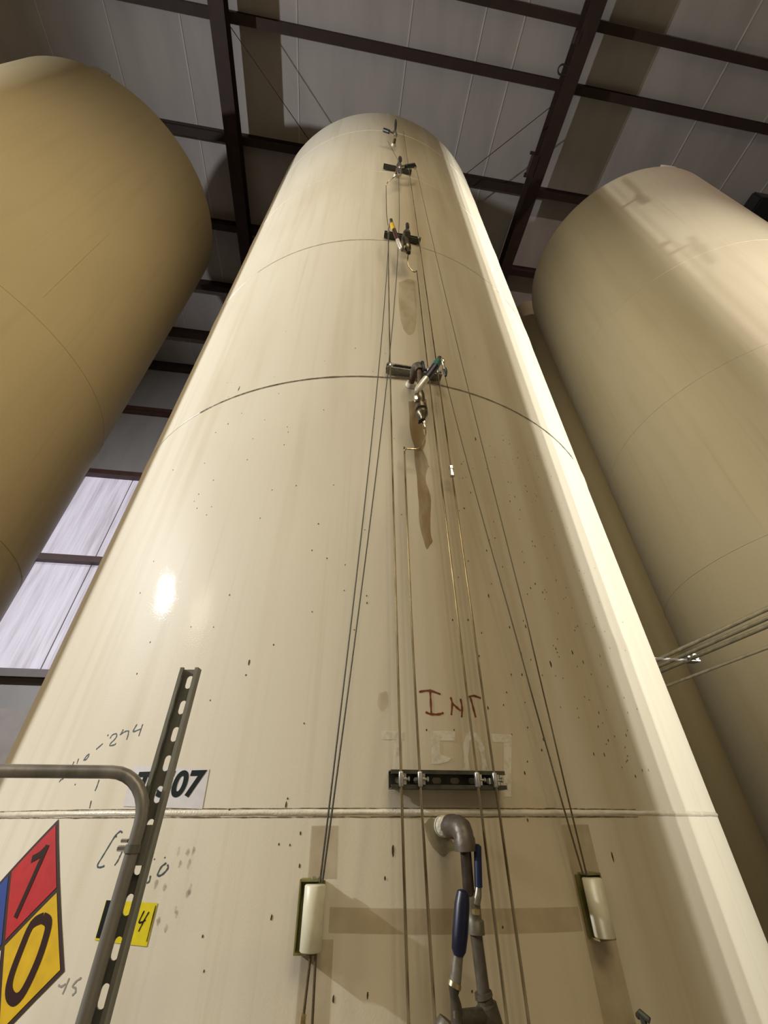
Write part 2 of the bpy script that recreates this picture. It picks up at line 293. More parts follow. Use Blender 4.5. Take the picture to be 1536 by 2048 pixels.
                    [(0.3223, 1.5303, 0.112, 0.017), (0.3232, 1.5237, 0.112, 0.018), (0.324, 1.5224, 0.112, 0.0155), (0.325, 1.5159, 0.112, 0.016), (0.3256, 1.5134, 0.112, 0.021), (0.3329, 1.4807, 0.112, 0.023),
                     (0.3344, 1.4727, 0.112, 0.02)]),
                   ('handle_grip', 'navy',
                    [(0.2852, 1.6855, 0.17, 0.004), (0.2843, 1.6817, 0.17, 0.0125), (0.2797, 1.6623, 0.17, 0.0155), (0.2713, 1.6196, 0.17, 0.0155), (0.2668, 1.5993, 0.17, 0.014), (0.2655, 1.5913, 0.17, 0.009)]),
                   ('lever', 'steel', [(0.2665, 1.5956, 0.168, 0.0095), (0.2613, 1.5722, 0.165, 0.0105), (0.257, 1.5521, 0.16, 0.0115)]),
                   ('collar_ring', 'brass', [(0.2582, 1.5559, 0.16, 0.0128), (0.2558, 1.5497, 0.16, 0.0128)]),
                   ('valve_body', 'iron', [(0.257, 1.5521, 0.16, 0.0115), (0.2553, 1.5393, 0.158, 0.008), (0.2583, 1.5262, 0.155, 0.01), (0.2603, 1.5069, 0.15, 0.012), (0.2607, 1.4864, 0.15, 0.016)]),
                   ('branch_pipe', 'iron', [(0.2603, 1.5069, 0.15, 0.013), (0.3263, 1.4995, 0.112, 0.013)]), ('bleed_nipple', 'steel', [(0.2515, 1.5228, 0.17, 0.0025), (0.2515, 1.5145, 0.17, 0.0025)]),
                   ('hand_wheel', 'pipegrey', [(0.2513, 1.4985, 0.12, 0.018), (0.2469, 1.4902, 0.12, 0.022), (0.2452, 1.482, 0.12, 0.022)])]},
 'chips': [(0.8679, 2.982, 0.0028), (0.9067, 3.0446, 0.0028), (0.7592, 2.5352, 0.0028), (0.9612, 2.8602, 0.0035), (0.9615, 2.8345, 0.0028), (0.9338, 2.5593, 0.0035), (0.911, 2.5106, 0.0035), (0.8968, 2.5012, 0.0028),
           (0.8403, 2.4306, 0.0028), (0.908, 2.3744, 0.0044), (0.802, 2.3247, 0.0028), (0.773, 2.297, 0.0028), (0.7835, 2.2734, 0.0028), (0.86, 2.2852, 0.0097), (0.74, 2.2301, 0.0141), (0.9036, 2.2563, 0.0088),
           (0.8654, 2.2357, 0.0028), (0.7498, 2.1908, 0.0028), (0.7796, 2.1859, 0.0028), (1.0444, 2.4187, 0.0044), (1.0044, 2.1846, 0.0044), (0.8097, 2.0933, 0.0028), (0.805, 2.0661, 0.0028), (0.9084, 2.0893, 0.0053),
           (0.9535, 2.1017, 0.0028), (0.9135, 2.0584, 0.0028), (0.9546, 2.0222, 0.0035), (1.2185, 2.7367, 0.0028), (1.2945, 2.7429, 0.0028), (1.3085, 2.9605, 0.0035), (1.0973, 2.6719, 0.0028), (1.1439, 2.5481, 0.0028),
           (1.0359, 2.5555, 0.0028), (1.0748, 2.8079, 0.0028), (1.1071, 3.0732, 0.0028), (1.1055, 2.3419, 0.0044), (1.078, 2.1059, 0.0053), (1.0867, 2.1568, 0.0053), (1.1561, 2.1267, 0.0053), (1.2333, 2.3583, 0.0028),
           (1.3181, 2.5016, 0.0028), (-0.6824, 3.7408, 0.0225), (-0.6738, 3.4388, 0.0075), (-0.9869, 3.2438, 0.005), (-0.4626, 4.2205, 0.0037), (-0.3264, 2.9133, 0.0037), (-0.0627, 2.9163, 0.0037),
           (-0.2797, 2.1976, 0.0125), (-0.2816, 2.1598, 0.0037), (-0.4051, 2.44, 0.0037), (0.0892, 2.3891, 0.005), (-0.085, 1.752, 0.0037), (-0.0617, 1.7742, 0.005), (-0.1126, 1.7539, 0.0037), (-0.1065, 1.832, 0.0088),
           (-0.0567, 1.713, 0.005), (0.1682, 1.7419, 0.015), (-0.1098, 1.6243, 0.0075), (0.1109, 1.5074, 0.0063), (0.0402, 1.5026, 0.0075), (0.1483, 1.6899, 0.005), (0.5337, 2.4496, 0.0112), (0.597, 2.3389, 0.0063),
           (0.6663, 2.3516, 0.0075), (0.54, 2.1209, 0.0037), (0.6102, 3.2993, 0.015), (0.6415, 3.108, 0.005), (0.7299, 4.0858, 0.005), (0.7481, 3.062, 0.0063), (0.7788, 2.9069, 0.005), (0.269, 2.0065, 0.0037),
           (0.3511, 2.0085, 0.0037), (0.5219, 2.0835, 0.0037), (0.5926, 2.0246, 0.0037), (0.4393, 2.3487, 0.005), (0.6269, 1.9664, 0.005), (0.5376, 1.8001, 0.0063), (0.7956, 1.7189, 0.0125), (0.7289, 2.6266, 0.005),
           (0.3825, 2.3436, 0.005), (0.7597, 2.5394, 0.005), (0.7872, 2.5064, 0.0063)],
 'diamond': {'C': (-0.8455, 1.5498),
             'R': (-0.6013, 1.5236),
             'T': (-0.817, 1.8046),
             'one': [[(-0.8191, 1.7468), (-0.8281, 1.6712), (-0.8379, 1.5999)], [(-0.8208, 1.7396), (-0.8391, 1.7252), (-0.8667, 1.7152)]],
             'zero': [(-0.7304, 1.6058), (-0.7615, 1.5913), (-0.7679, 1.5469), (-0.7671, 1.5016), (-0.753, 1.4785), (-0.7243, 1.4709), (-0.705, 1.4877), (-0.6938, 1.5356), (-0.6963, 1.5815), (-0.7059, 1.6002),
                      (-0.7304, 1.6058)]},
 'faded': [[(0.1386, 2.002), (0.1981, 2.0027), (0.1974, 1.9815), (0.1387, 1.9808)], [(0.1772, 1.9812), (0.1919, 1.9814), (0.1898, 1.8995), (0.1687, 1.8994)],
           [(0.2813, 2.0042), (0.3532, 2.0054), (0.3505, 1.9811), (0.3042, 1.9801), (0.3032, 1.9465), (0.3343, 1.9376), (0.326, 1.9297), (0.3013, 1.9241), (0.2783, 1.9229)],
           [(0.4663, 2.0029), (0.5344, 2.0022), (0.5278, 1.9815), (0.4666, 1.9811)], [(0.5021, 1.9806), (0.5278, 1.9815), (0.4982, 1.8509), (0.4765, 1.8507)]],
 'faded0': [(0.3762, 1.9014), (0.3812, 1.9607), (0.391, 1.9904), (0.4042, 1.9992), (0.4192, 1.9913), (0.4303, 1.9587), (0.4319, 1.9022)],
 'marks': {'blue': [[(-0.7204, 2.0036), (-0.7154, 2.0132), (-0.7013, 2.0157), (-0.695, 2.0087), (-0.7, 1.9992), (-0.7102, 1.9899), (-0.7095, 1.9841), (-0.6925, 1.9852), (-0.6872, 1.9894)],
                    [(-0.6832, 2.012), (-0.6658, 2.0196), (-0.6529, 2.0212)], [(-0.6767, 2.0266), (-0.6785, 2.0184), (-0.6828, 2.0113)], [(-0.6524, 2.0222), (-0.6486, 2.0095), (-0.6484, 1.9965)],
                    [(-0.6263, 2.038), (-0.6329, 2.0218), (-0.6296, 2.0176), (-0.6056, 2.0236)], [(-0.6035, 2.0367), (-0.6041, 2.0202), (-0.6046, 2.004)], [(-0.7656, 1.9766), (-0.7581, 1.982), (-0.7448, 1.9911)],
                    [(-0.8047, 1.9511), (-0.7997, 1.9605), (-0.7913, 1.9649), (-0.7899, 1.9584), (-0.796, 1.9507), (-0.8072, 1.9505)], [(-0.8339, 1.9556), (-0.8325, 1.9411)], [(-0.8515, 1.9484), (-0.8521, 1.9394)],
                    [(-0.8716, 1.9048), (-0.8838, 1.9006), (-0.8872, 1.8954)], [(-0.705, 1.8968), (-0.7043, 1.8807), (-0.7058, 1.8691)], [(-0.7068, 1.8464), (-0.703, 1.8283)],
                    [(-0.5561, 1.7747), (-0.5639, 1.7781), (-0.5759, 1.7689), (-0.587, 1.7474), (-0.5975, 1.7253), (-0.6048, 1.71), (-0.5993, 1.7048), (-0.5888, 1.7056), (-0.5812, 1.7083)],
                    [(-0.5404, 1.7294), (-0.5427, 1.7197), (-0.5492, 1.7096)], [(-0.5373, 1.7414), (-0.5406, 1.7261)],
                    [(-0.3979, 1.7165), (-0.4091, 1.7091), (-0.4145, 1.6948), (-0.409, 1.6924), (-0.3985, 1.697), (-0.3901, 1.7073), (-0.3938, 1.7134)], [(-0.4337, 1.6924), (-0.4328, 1.6824), (-0.4389, 1.6783)],
                    [(-0.4351, 1.7241), (-0.4335, 1.7223)], [(-0.4066, 1.7276), (-0.405, 1.7257)]],
           'four': [[(-0.4248, 1.6304), (-0.4312, 1.6126), (-0.4277, 1.61), (-0.415, 1.6149)], [(-0.4111, 1.6289), (-0.4183, 1.6157), (-0.4262, 1.5955)]],
           'grey': [[(-0.6074, 1.5018), (-0.5978, 1.4999), (-0.5876, 1.5048)], [(-0.5819, 1.5143), (-0.5846, 1.5), (-0.587, 1.4892)],
                    [(-0.5476, 1.5165), (-0.5587, 1.5108), (-0.5653, 1.5029), (-0.5557, 1.5002), (-0.5525, 1.4947), (-0.5589, 1.4895)]],
           'red': [[(0.2526, 2.1086), (0.2851, 2.1133), (0.3189, 2.1042)], [(0.2874, 2.1171), (0.287, 2.0841), (0.2864, 2.0486)], [(0.2691, 2.0534), (0.2845, 2.0486), (0.3081, 2.0486), (0.3236, 2.0532)],
                   [(0.3498, 2.0973), (0.3532, 2.0792), (0.347, 2.0477)], [(0.3526, 2.081), (0.3645, 2.0707), (0.3776, 2.0604)], [(0.3809, 2.0942), (0.3829, 2.0696), (0.3784, 2.0428)],
                   [(0.4085, 2.0999), (0.4253, 2.1045), (0.4481, 2.0989)], [(0.4138, 2.0983), (0.4184, 2.0711), (0.4229, 2.0445)]]},
 'smudge': [(-0.3719, 1.7387), (-0.3459, 1.7378), (-0.3317, 1.74), (-0.3362, 1.7161), (-0.3598, 1.7159), (-0.4122, 1.6768), (-0.3869, 1.6734), (-0.3191, 1.6706), (-0.321, 1.6629), (-0.3442, 1.6343), (-0.339, 1.627),
            (-0.3823, 1.6131), (-0.3587, 1.603)],
 'stain': {'B1': [(0.2733, 3.4873), (0.3664, 3.5199), (0.3384, 3.3228), (0.3442, 3.2194), (0.3204, 3.1426), (0.291, 3.1602), (0.2724, 3.275)],
           'B2': [(0.2866, 3.166), (0.328, 3.1503), (0.3453, 3.0594), (0.3302, 2.9683), (0.3445, 2.8603), (0.3293, 2.7076), (0.3351, 2.6503), (0.309, 2.6138), (0.2972, 2.6759), (0.2874, 2.751), (0.2916, 2.9068),
                  (0.2857, 3.0498)],
           'C1': [(0.2558, 4.7847), (0.3589, 4.8621), (0.3699, 4.5748), (0.3454, 4.2177), (0.3005, 4.1183), (0.2609, 4.2216), (0.2464, 4.5321)],
           'D1': [(0.1924, 7.3101), (0.3296, 7.3917), (0.3261, 6.1811), (0.271, 5.9694), (0.2074, 6.1874)],
           'E1': [(0.249, 1.8006), (0.2778, 1.8005), (0.3255, 1.7504), (0.3174, 1.736), (0.291, 1.7268), (0.2731, 1.7412), (0.2561, 1.7704)],
           'L1': [(0.1302, 2.1042), (0.1526, 2.1116), (0.1583, 2.0702), (0.1421, 2.0538), (0.1289, 2.0698)]},
 'tag': [(-0.5423, 1.6452), (-0.3943, 1.6441), (-0.3956, 1.5722), (-0.5412, 1.5767)],
 'texts': {'label': [(-0.5867, 1.9266), (-0.3371, 1.9135), (-0.3308, 1.8245), (-0.5659, 1.8325)], 'txt': [(-0.5581, 1.9148), (-0.3406, 1.9101), (-0.3672, 1.8495), (-0.4907, 1.8507)]},
 'tubes': {'T1': [(0.1891, 1.4792), (0.1876, 1.6353), (0.1866, 1.7458), (0.1858, 1.8406), (0.1854, 1.8826), (0.1847, 1.9731), (0.1839, 2.0735), (0.1829, 2.2155), (0.1818, 2.3801), (0.1808, 2.5316), (0.1804, 2.6152),
                  (0.1788, 2.9332), (0.1776, 3.2741), (0.1768, 3.6304), (0.1766, 3.7831), (0.1765, 4.1117), (0.1774, 4.688), (0.1804, 5.4192), (0.1816, 5.6324), (0.1694, 5.911), (0.1686, 6.6566), (0.1736, 6.6408),
                  (0.1853, 6.6605), (0.2231, 6.7158), (0.2651, 6.8249)],
           'T2': [(0.241, 1.4775), (0.2382, 1.6094), (0.2358, 1.7455), (0.2343, 1.8407), (0.2337, 1.8829), (0.2325, 1.9737), (0.2306, 2.1578), (0.2294, 2.3303), (0.2288, 2.6188), (0.2299, 2.9383), (0.2313, 3.1037),
                  (0.2288, 3.0725), (0.2372, 3.0772), (0.2784, 3.0753), (0.289, 3.0785), (0.2993, 3.0941), (0.3137, 3.1406), (0.3162, 3.1636), (0.3177, 3.2065)],
           'T3': [(0.3873, 1.4705), (0.3862, 1.6067), (0.3855, 1.704), (0.3851, 1.7645), (0.3846, 1.8413), (0.3843, 1.8843), (0.3837, 1.977), (0.3829, 2.0976), (0.3821, 2.2237), (0.381, 2.4234), (0.3799, 2.6351),
                  (0.3784, 2.961), (0.3774, 3.2241), (0.3768, 3.3985), (0.3762, 3.5926), (0.3757, 3.8127), (0.3751, 4.1704), (0.3747, 4.7561), (0.3747, 4.9005), (0.3521, 4.8442), (0.3208, 4.8612), (0.3064, 4.8947),
                  (0.3026, 4.9336), (0.3071, 5.0101), (0.3099, 5.0884)],
           'T4': [(0.4334, 1.4676), (0.4331, 1.605), (0.4328, 1.7231), (0.4326, 1.8416), (0.4325, 1.885), (0.4322, 1.9785), (0.4319, 2.1299), (0.4316, 2.2643), (0.4311, 2.4534), (0.4306, 2.6425), (0.4297, 2.9718),
                  (0.4292, 3.173), (0.4285, 3.4108), (0.4278, 3.6251), (0.4271, 3.856), (0.4261, 4.1879), (0.424, 4.7801), (0.4218, 5.3926), (0.4207, 5.6814), (0.4168, 6.6301), (0.4136, 7.3499), (0.4123, 7.6281),
                  (0.4084, 8.4035), (0.4049, 9.087)],
           'W1': [(0.0004, 1.6881), (0.0115, 1.8403), (0.0413, 2.2761), (0.0514, 2.4328), (0.062, 2.6039), (0.0804, 2.9183), (0.0911, 3.1111), (0.1069, 3.415), (0.1247, 3.7862), (0.1379, 4.0866), (0.1605, 4.6605),
                  (0.1855, 5.4296), (0.1943, 5.7497)],
           'W2': [(0.006, 1.6881), (0.0201, 1.8403), (0.0474, 2.1432), (0.0598, 2.2844), (0.0725, 2.4332), (0.0868, 2.6047), (0.1119, 2.9198), (0.1178, 2.996), (0.1387, 3.276), (0.159, 3.563), (0.166, 3.6665),
                  (0.1932, 4.096), (0.2252, 4.6748), (0.2555, 5.3542), (0.2745, 5.9198), (0.2929, 6.9102), (0.2947, 7.2957), (0.294, 7.574), (0.1924, 8.3016)],
           'W3': [(0.6394, 1.6904), (0.6203, 1.8425), (0.6004, 2.0077), (0.587, 2.1243), (0.5701, 2.2791), (0.5529, 2.4452), (0.5332, 2.6479), (0.505, 2.9721), (0.4898, 3.1689), (0.4745, 3.3867), (0.4632, 3.5678),
                  (0.4565, 3.6848), (0.4494, 3.78)],
           'W4': [(0.65, 1.6891), (0.6431, 1.843), (0.6345, 2.0415), (0.6315, 2.1113), (0.6269, 2.2221), (0.622, 2.3442), (0.6164, 2.4844), (0.6093, 2.6696), (0.5971, 3.0055), (0.5885, 3.2556), (0.5758, 3.6531),
                  (0.5692, 3.87), (0.5587, 4.2393), (0.5434, 4.8316), (0.5321, 5.3125), (0.5198, 5.8835), (0.5015, 6.8281), (0.4921, 7.3536)],
           'W5': [(-0.0143, 1.4826), (-0.0136, 1.4891), (-0.0083, 1.574), (-0.0066, 1.588)],
           'W6': [(0.0076, 1.4472), (0.0044, 1.4794), (0.002, 1.574), (0.0017, 1.588)]}}
# ------------------------------------------------------------------ building frame
BR = math.radians(8.0)
BX = Vector((math.cos(BR), math.sin(BR), 0)); BY = Vector((-math.sin(BR), math.cos(BR), 0))
BM = Matrix.Rotation(BR, 4, 'Z')
def BW(x, y, z): return BX * x + BY * y + Vector((0, 0, z))
def bbox_obj(name, lo, hi, mat_, parent=None, bev=0.0):
    bm = bmesh.new(); box(bm, lo, hi)
    if bev: bmesh.ops.bevel(bm, geom=bm.edges[:], offset=bev, segments=2, affect='EDGES', profile=.5)
    bm.transform(BM)
    o = mesh_obj(name, bm, mat_, parent, smooth=False); return o
ROOF_Z, WALL_Y = 12.72, 7.80
XL, XR, YF = -16.0, 16.0, -12.0
floor = tag(bbox_obj('floor', (XL, YF, -.2), (XR, WALL_Y, 0), M_FLOOR), kind='structure')
ceil = tag(bbox_obj('ceiling', (XL, YF, ROOF_Z), (XR, WALL_Y + .2, ROOF_Z + .15), M_ROOF), kind='structure')
wback = tag(bbox_obj('wall_back', (XL, WALL_Y, 0), (XR, WALL_Y + .2, ROOF_Z), M_WALL), kind='structure')
tag(bbox_obj('wall_left', (XL - .2, YF, 0), (XL, WALL_Y, ROOF_Z), M_WALL), kind='structure')
tag(bbox_obj('wall_right', (XR, YF, 0), (XR + .2, WALL_Y, ROOF_Z), M_WALL), kind='structure')
tag(bbox_obj('wall_front', (XL, YF - .2, 0), (XR, YF, ROOF_Z), M_WALL), kind='structure')
# wall pieces: daylit panels between the girts, paler lower sheet standing in for light on the wall
for i in range(3):
    x0 = -6.75 + i * 1.02
    for z0, z1 in ((5.93, 8.03), (3.80, 5.82)):
        bm = bmesh.new(); n = 12                                  # shallow corrugated sheet
        for k in range(n):
            a, b_ = x0 + k * 1.0 / n, x0 + (k + 1) * 1.0 / n
            d0, d1 = (.012 if k % 2 else 0), (0 if k % 2 else .012)
            bm.faces.new([bm.verts.new(p) for p in ((a, WALL_Y - .02 - d0, z0), (b_, WALL_Y - .02 - d1, z0), (b_, WALL_Y - .02 - d1, z1), (a, WALL_Y - .02 - d0, z1))])
        bmesh.ops.remove_doubles(bm, verts=bm.verts, dist=1e-4); bm.transform(BM)
        mesh_obj('light_panel', bm, M_PANEL, wback, smooth=False)
bbox_obj('lit_wall_band', (XL, WALL_Y - .03, 0), (XR, WALL_Y, 3.22), M_LOWER, wback)
# roof blanket seams, running with the rafters
for x in (-5.6, -4.5, -3.30, -1.36, .53, 1.75, 2.42, 4.85, 6.20, 7.5, 8.4):
    bbox_obj('insulation_seam', (x * 10.9 / 10.7 - .012, YF, ROOF_Z - .006), (x * 10.9 / 10.7 + .012, WALL_Y, ROOF_Z), M_SEAM, ceil)

def ibeam(name, p0, p1, wflange, depth, tf, tw, mat_, cprof=False):
    """beam from p0 to p1 in building coordinates; p = middle of the bottom flange"""
    p0, p1 = Vector(p0), Vector(p1); d = (p1 - p0); L = d.length; d.normalize()
    side = d.cross(Vector((0, 0, 1))).normalized(); up = side.cross(d)
    bm = bmesh.new(); h = wflange / 2
    mtx = Matrix((side, d, up)).transposed().to_4x4(); mtx.translation = p0
    box(bm, (-h, 0, 0), (h, L, tf), mtx); box(bm, (-h, 0, depth - tf), (h, L, depth), mtx)
    wx = (-h, -h + tw) if cprof else (-tw / 2, tw / 2)
    box(bm, (wx[0], 0, tf), (wx[1], L, depth - tf), mtx)
    bm.transform(BM); o = mesh_obj(name, bm, mat_, smooth=False)
    return rebase(o, BM @ ((p0 + p1) / 2))
# purlins (bottom at 12.44) rest on the rafters (12.10 .. 12.44)
PUR = [(.07, 'narrow brown roof purlin crossing the top edge of the view'),
       (.825, 'brown roof purlin, first one fully across above all three tanks'),
       (2.39, 'brown roof purlin passing just behind the tall tank top'),
       (3.96, 'dark roof purlin crossing both rafters beside the tan tank shoulder'),
       (5.36, 'dark roof purlin seen in the gap, first below the rafter end'),
       (6.76, 'dark roof purlin seen in the gap, second below the rafter end')]
for y, lab in PUR:
    o = ibeam('roof_purlin', (XL + .1, y, 12.44), (XR - .1, y, 12.44), .13, ROOF_Z - 12.44 - .003, .012, .05, M_BEAM)
    tag(o, lab, 'beam', 'roof purlins')
o = ibeam('eave_strut', (XL + .1, WALL_Y - .11, 12.16), (XR - .1, WALL_Y - .11, 12.16), .16, .22, .012, .05, M_BEAM)
tag(o, 'dark eave beam where the wall meets the roof, seen in the gap', 'beam')
RAF = [(-8.57, 'brown roof rafter hidden above the tan tank'), (-2.575, 'brown roof rafter left of the tall tank, running away to the wall'),
       (3.42, 'brown roof rafter right of the tall tank, with clips on its edge'), (9.42, 'brown roof rafter beyond the right tank')]
for x, lab in RAF[1:3]:
    o = ibeam('roof_rafter', (x, YF + .1, 12.10), (x, WALL_Y - .02, 12.10), .245, .337, .016, .03, M_BEAM)
    tag(o, lab, 'beam', 'roof rafters')
GIR = [(8.48 + EYE, 'brown wall girt, topmost of those on the wall in the gap'), (6.27 + EYE, 'red-brown wall girt above the upper bright wall panel'),
       (4.06 + EYE, 'brown wall girt between the two bright wall panels'), (1.93 + EYE, 'brown wall girt under the lower bright wall panel')]
for z, lab in GIR:
    bm = bmesh.new()
    y1 = WALL_Y - .034
    for lo, hi in (((XL + .1, y1 - .19, z - .05), (XR - .1, y1, z - .042)), ((XL + .1, y1 - .19, z + .042), (XR - .1, y1, z + .05)), ((XL + .1, y1 - .19, z - .042), (XR - .1, y1 - .182, z + .042)), ((XL + .1, y1 - .19, z - .075), (XR - .1, y1 - .182, z - .05))):
        box(bm, lo, hi)
    bm.transform(BM); o = mesh_obj('wall_girt', bm, M_GIRT, smooth=False)
    rebase(o, BW(0, y1 - .1, z)); tag(o, lab, 'beam', 'wall girts')
# roof cross bracing cables
for (a, b_, lab) in (((-2.45, .86, 12.20), (3.30, 6.46, 12.20), 'thin roof brace rod rising left from the tall tank shoulder'), ((3.30, 1.03, 12.23), (-2.45, 6.36, 12.23), 'thin roof brace rod rising right from the tall tank shoulder')):
    bm = bmesh.new(); sweep(bm, [BW(*a), BW(*b_)], .0065, 8); o = mesh_obj('brace_rod', bm, M_BEAM); rebase(o, BW(*a)); tag(o, lab, 'rod', 'roof brace rods')
# odds and ends on the right rafter
bm = bmesh.new(); sweep(bm, smooth_path([BW(3.30, .56, 12.13), BW(3.17, .545, 12.11), BW(3.12, .60, 12.10), BW(3.17, .66, 12.11), BW(3.30, .655, 12.13)], 5), .014, 8)
o = mesh_obj('pipe_hook', bm, M_STRUTD); rebase(o, BW(3.30, .61, 12.12)); tag(o, 'small grey loop hook on the edge of the right rafter', 'hook')
bm = bmesh.new(); box(bm, (3.19, 1.74, 12.09), (3.31, 2.07, 12.10)); box(bm, (3.19, 1.74, 12.10), (3.20, 2.07, 12.24)); box(bm, (3.12, 1.70, 12.12), (3.20, 1.75, 12.15)); box(bm, (3.14, 2.03, 12.12), (3.20, 2.10, 12.15)); bm.transform(BM)
o = mesh_obj('beam_clip', bm, M_BEAM, smooth=False); rebase(o, BW(3.25, 1.9, 12.1)); tag(o, 'dark bracket clip on the right rafter near the tank top', 'clip')
bm = bmesh.new(); box(bm, (3.24, .16, 12.09), (3.31, .30, 12.10)); box(bm, (3.24, .16, 12.10), (3.25, .30, 12.20)); bm.transform(BM)
o = mesh_obj('beam_clip', bm, M_BEAM, smooth=False); rebase(o, BW(3.28, .23, 12.1)); tag(o, 'small dark clip on the right rafter near the picture top', 'clip')

# ------------------------------------------------------------------ tanks
R0 = 1.8288; CX, CY = -0.14752, 3.12092
RINGS = [.01598, 1.8713, 3.6845, 5.5187, 7.3608]
def tank(name, cx, cy, R, top, m, rings, label, seamphi=None, lugphi=None, bumps=()):
    bm = bmesh.new(); seg = 192
    prof = [(R, 0.0)] + [(R, z) for z in (1.0, 2.0, 3.5, 5.0, 6.5, 8.0)] + [(R, top - .16)]
    for i in range(1, 7):
        a = i / 6 * math.radians(72); prof.append((R - .16 + .16 * math.cos(a), top - .16 + .16 * math.sin(a)))
    rk, zk = prof[-1]
    for i in range(1, 9): prof.append((rk * (1 - i / 8), zk + .30 * (1 - (1 - i / 8) ** 2)))
    rows = []
    for r, z in prof[:-1]:
        rows.append([bm.verts.new((r * math.sin(2 * PI * k / seg), -r * math.cos(2 * PI * k / seg), z)) for k in range(seg)])
    tip = bm.verts.new((0, 0, prof[-1][1]))
    for i in range(len(rows) - 1):
        for k in range(seg): bm.faces.new((rows[i][k], rows[i][(k + 1) % seg], rows[i + 1][(k + 1) % seg], rows[i + 1][k]))
    for k in range(seg): bm.faces.new((rows[-1][k], rows[-1][(k + 1) % seg], tip))
    for v in bm.verts:                                            # slight dents at the seams
        a = math.degrees(math.atan2(v.co.x, -v.co.y))
    t = mesh_obj(name, bm, m, auto=0); t.location = (cx, cy, 0); tag(t, label, 'tank', 'storage tanks in the row')
    for zi, hw in rings:                                          # weld bead: uneven raised ring
        bm = bmesh.new(); sg = 384; cs = [(-1, -.0006), (-.72, .0012), (-.35, .0030), (0, .0036), (.35, .0030), (.72, .0012), (1, -.0006)]
        rr = []
        for k in range(sg):
            a = 2 * PI * k / sg; j = noise.noise(Vector((math.sin(a) * 14, math.cos(a) * 14, zi * 3)))
            j2 = noise.noise(Vector((math.sin(a) * 60, math.cos(a) * 60, zi * 3)))
            rr.append([bm.verts.new(((R + h * (1 + .25 * j2)) * math.sin(a), -(R + h * (1 + .25 * j2)) * math.cos(a), zi + c * hw * (1 + .2 * j) + .0012 * j2)) for c, h in cs])
        for k in range(sg):
            for i in range(len(cs) - 1): bm.faces.new((rr[k][i], rr[(k + 1) % sg][i], rr[(k + 1) % sg][i + 1], rr[k][i + 1]))
        mesh_obj('weld_seam', bm, M_WELD if m is M_TANK else m, t, auto=0)
    if seamphi:
        for ph, z0, z1 in seamphi:                                # upright plate welds
            bm = bmesh.new(); sweep(bm, [((R + .0005) * math.sin(math.radians(ph)), -(R + .0005) * math.cos(math.radians(ph)), z0 + (z1 - z0) * i / 8) for i in range(9)], .0035, 6)
            mesh_obj('vertical_weld', bm, m, t)
    if lugphi:
        bm = bmesh.new(); p0, p1 = (math.radians(a) for a in lugphi); n = 6
        for i in range(n):
            a, b_ = p0 + (p1 - p0) * i / n, p0 + (p1 - p0) * (i + 1) / n
            q = []
            for an in (a, b_):
                for r in (R - .05, R - .02):
                    for z in (top - .06, top + .05): q.append(bm.verts.new((r * math.sin(an), -r * math.cos(an), z)))
            for f in ((0, 1, 3, 2), (4, 6, 7, 5), (0, 4, 5, 1), (2, 3, 7, 6), (0, 2, 6, 4), (1, 5, 7, 3)): bm.faces.new([q[j] for j in f])
        mesh_obj('lifting_lug', bm, MT['cream'], t, smooth=False)
    return t
TOPC = 8.60 + EYE
rl = [(z + EYE, .009 if i == 0 else .006) for i, z in enumerate(RINGS)]
rl[0] = (RINGS[0] + EYE, .0075)
tc_ = tank('storage_tank', CX, CY, R0, TOPC, M_TANK, rl, 'tall cream steel tank in the middle with tubes and valves up its front', [(-60, 1.82, 3.66), (64, 3.68, 5.48), (-75, 5.49, 7.3)], (6.5, 12.3))
CLX, CLY, RL = -4.70916, 2.395728, 1.6825
CRX, CRY, RR = 4.507992, 3.511296, 1.6002
tl_ = tank('storage_tank', CLX, CLY, RL, 8.62 + EYE, M_TANKL, [(1.79 + EYE, .005), (3.6 + EYE, .004)], 'tan steel tank at the upper left, yellower than the others', [(69.6, 3.84 + EYE, 5.4 + EYE)], (19.4, 26.8))
tr_ = tank('storage_tank', CRX, CRY, RR, 8.52 + EYE, M_TANKR, [(1.84 + EYE, .005), (3.62 + EYE, .004), (5.43 + EYE, .006)], 'beige steel tank at the right, half lit with pipe shadows on it', None, (1.5, 10.5))
# a tank across the aisle: it stands behind and right of the camera and throws its shadow on the row
OX, OY, RO = 4.30, -2.35, 1.68
to_ = tank('storage_tank', OX, OY, RO, 10.3, M_TANKR, [(1.84 + EYE, .005), (5.43 + EYE, .006)], 'tank across the aisle behind the camera, out of view', None, None)
to_['group'] = 'tanks across the aisle'
# its own riser tubes and brackets on the lit flank (they shade the right tank)
for k, (an, off) in enumerate(((50, .05), (54, .07), (58, .10), (63, .12))):
    a = math.radians(an); bm = bmesh.new(); sweep(bm, [((RO + off) * math.sin(a), -(RO + off) * math.cos(a), z) for z in (.2, 5, 10)], .010, 8)
    mesh_obj('riser_tube', bm, M_TUBE, to_)
for z in (3.6, 5.6, 7.4):
    bm = bmesh.new()
    for an in (52, 56, 60):
        a = math.radians(an); box(bm, (-.07, 0, -.025), (.07, .06, .025), Matrix.Translation((RO * math.sin(a), -RO * math.cos(a), z)) @ Matrix.Rotation(a + PI, 4, 'Z'))
    mesh_obj('tube_bracket', bm, M_STRUTD, to_, smooth=False)

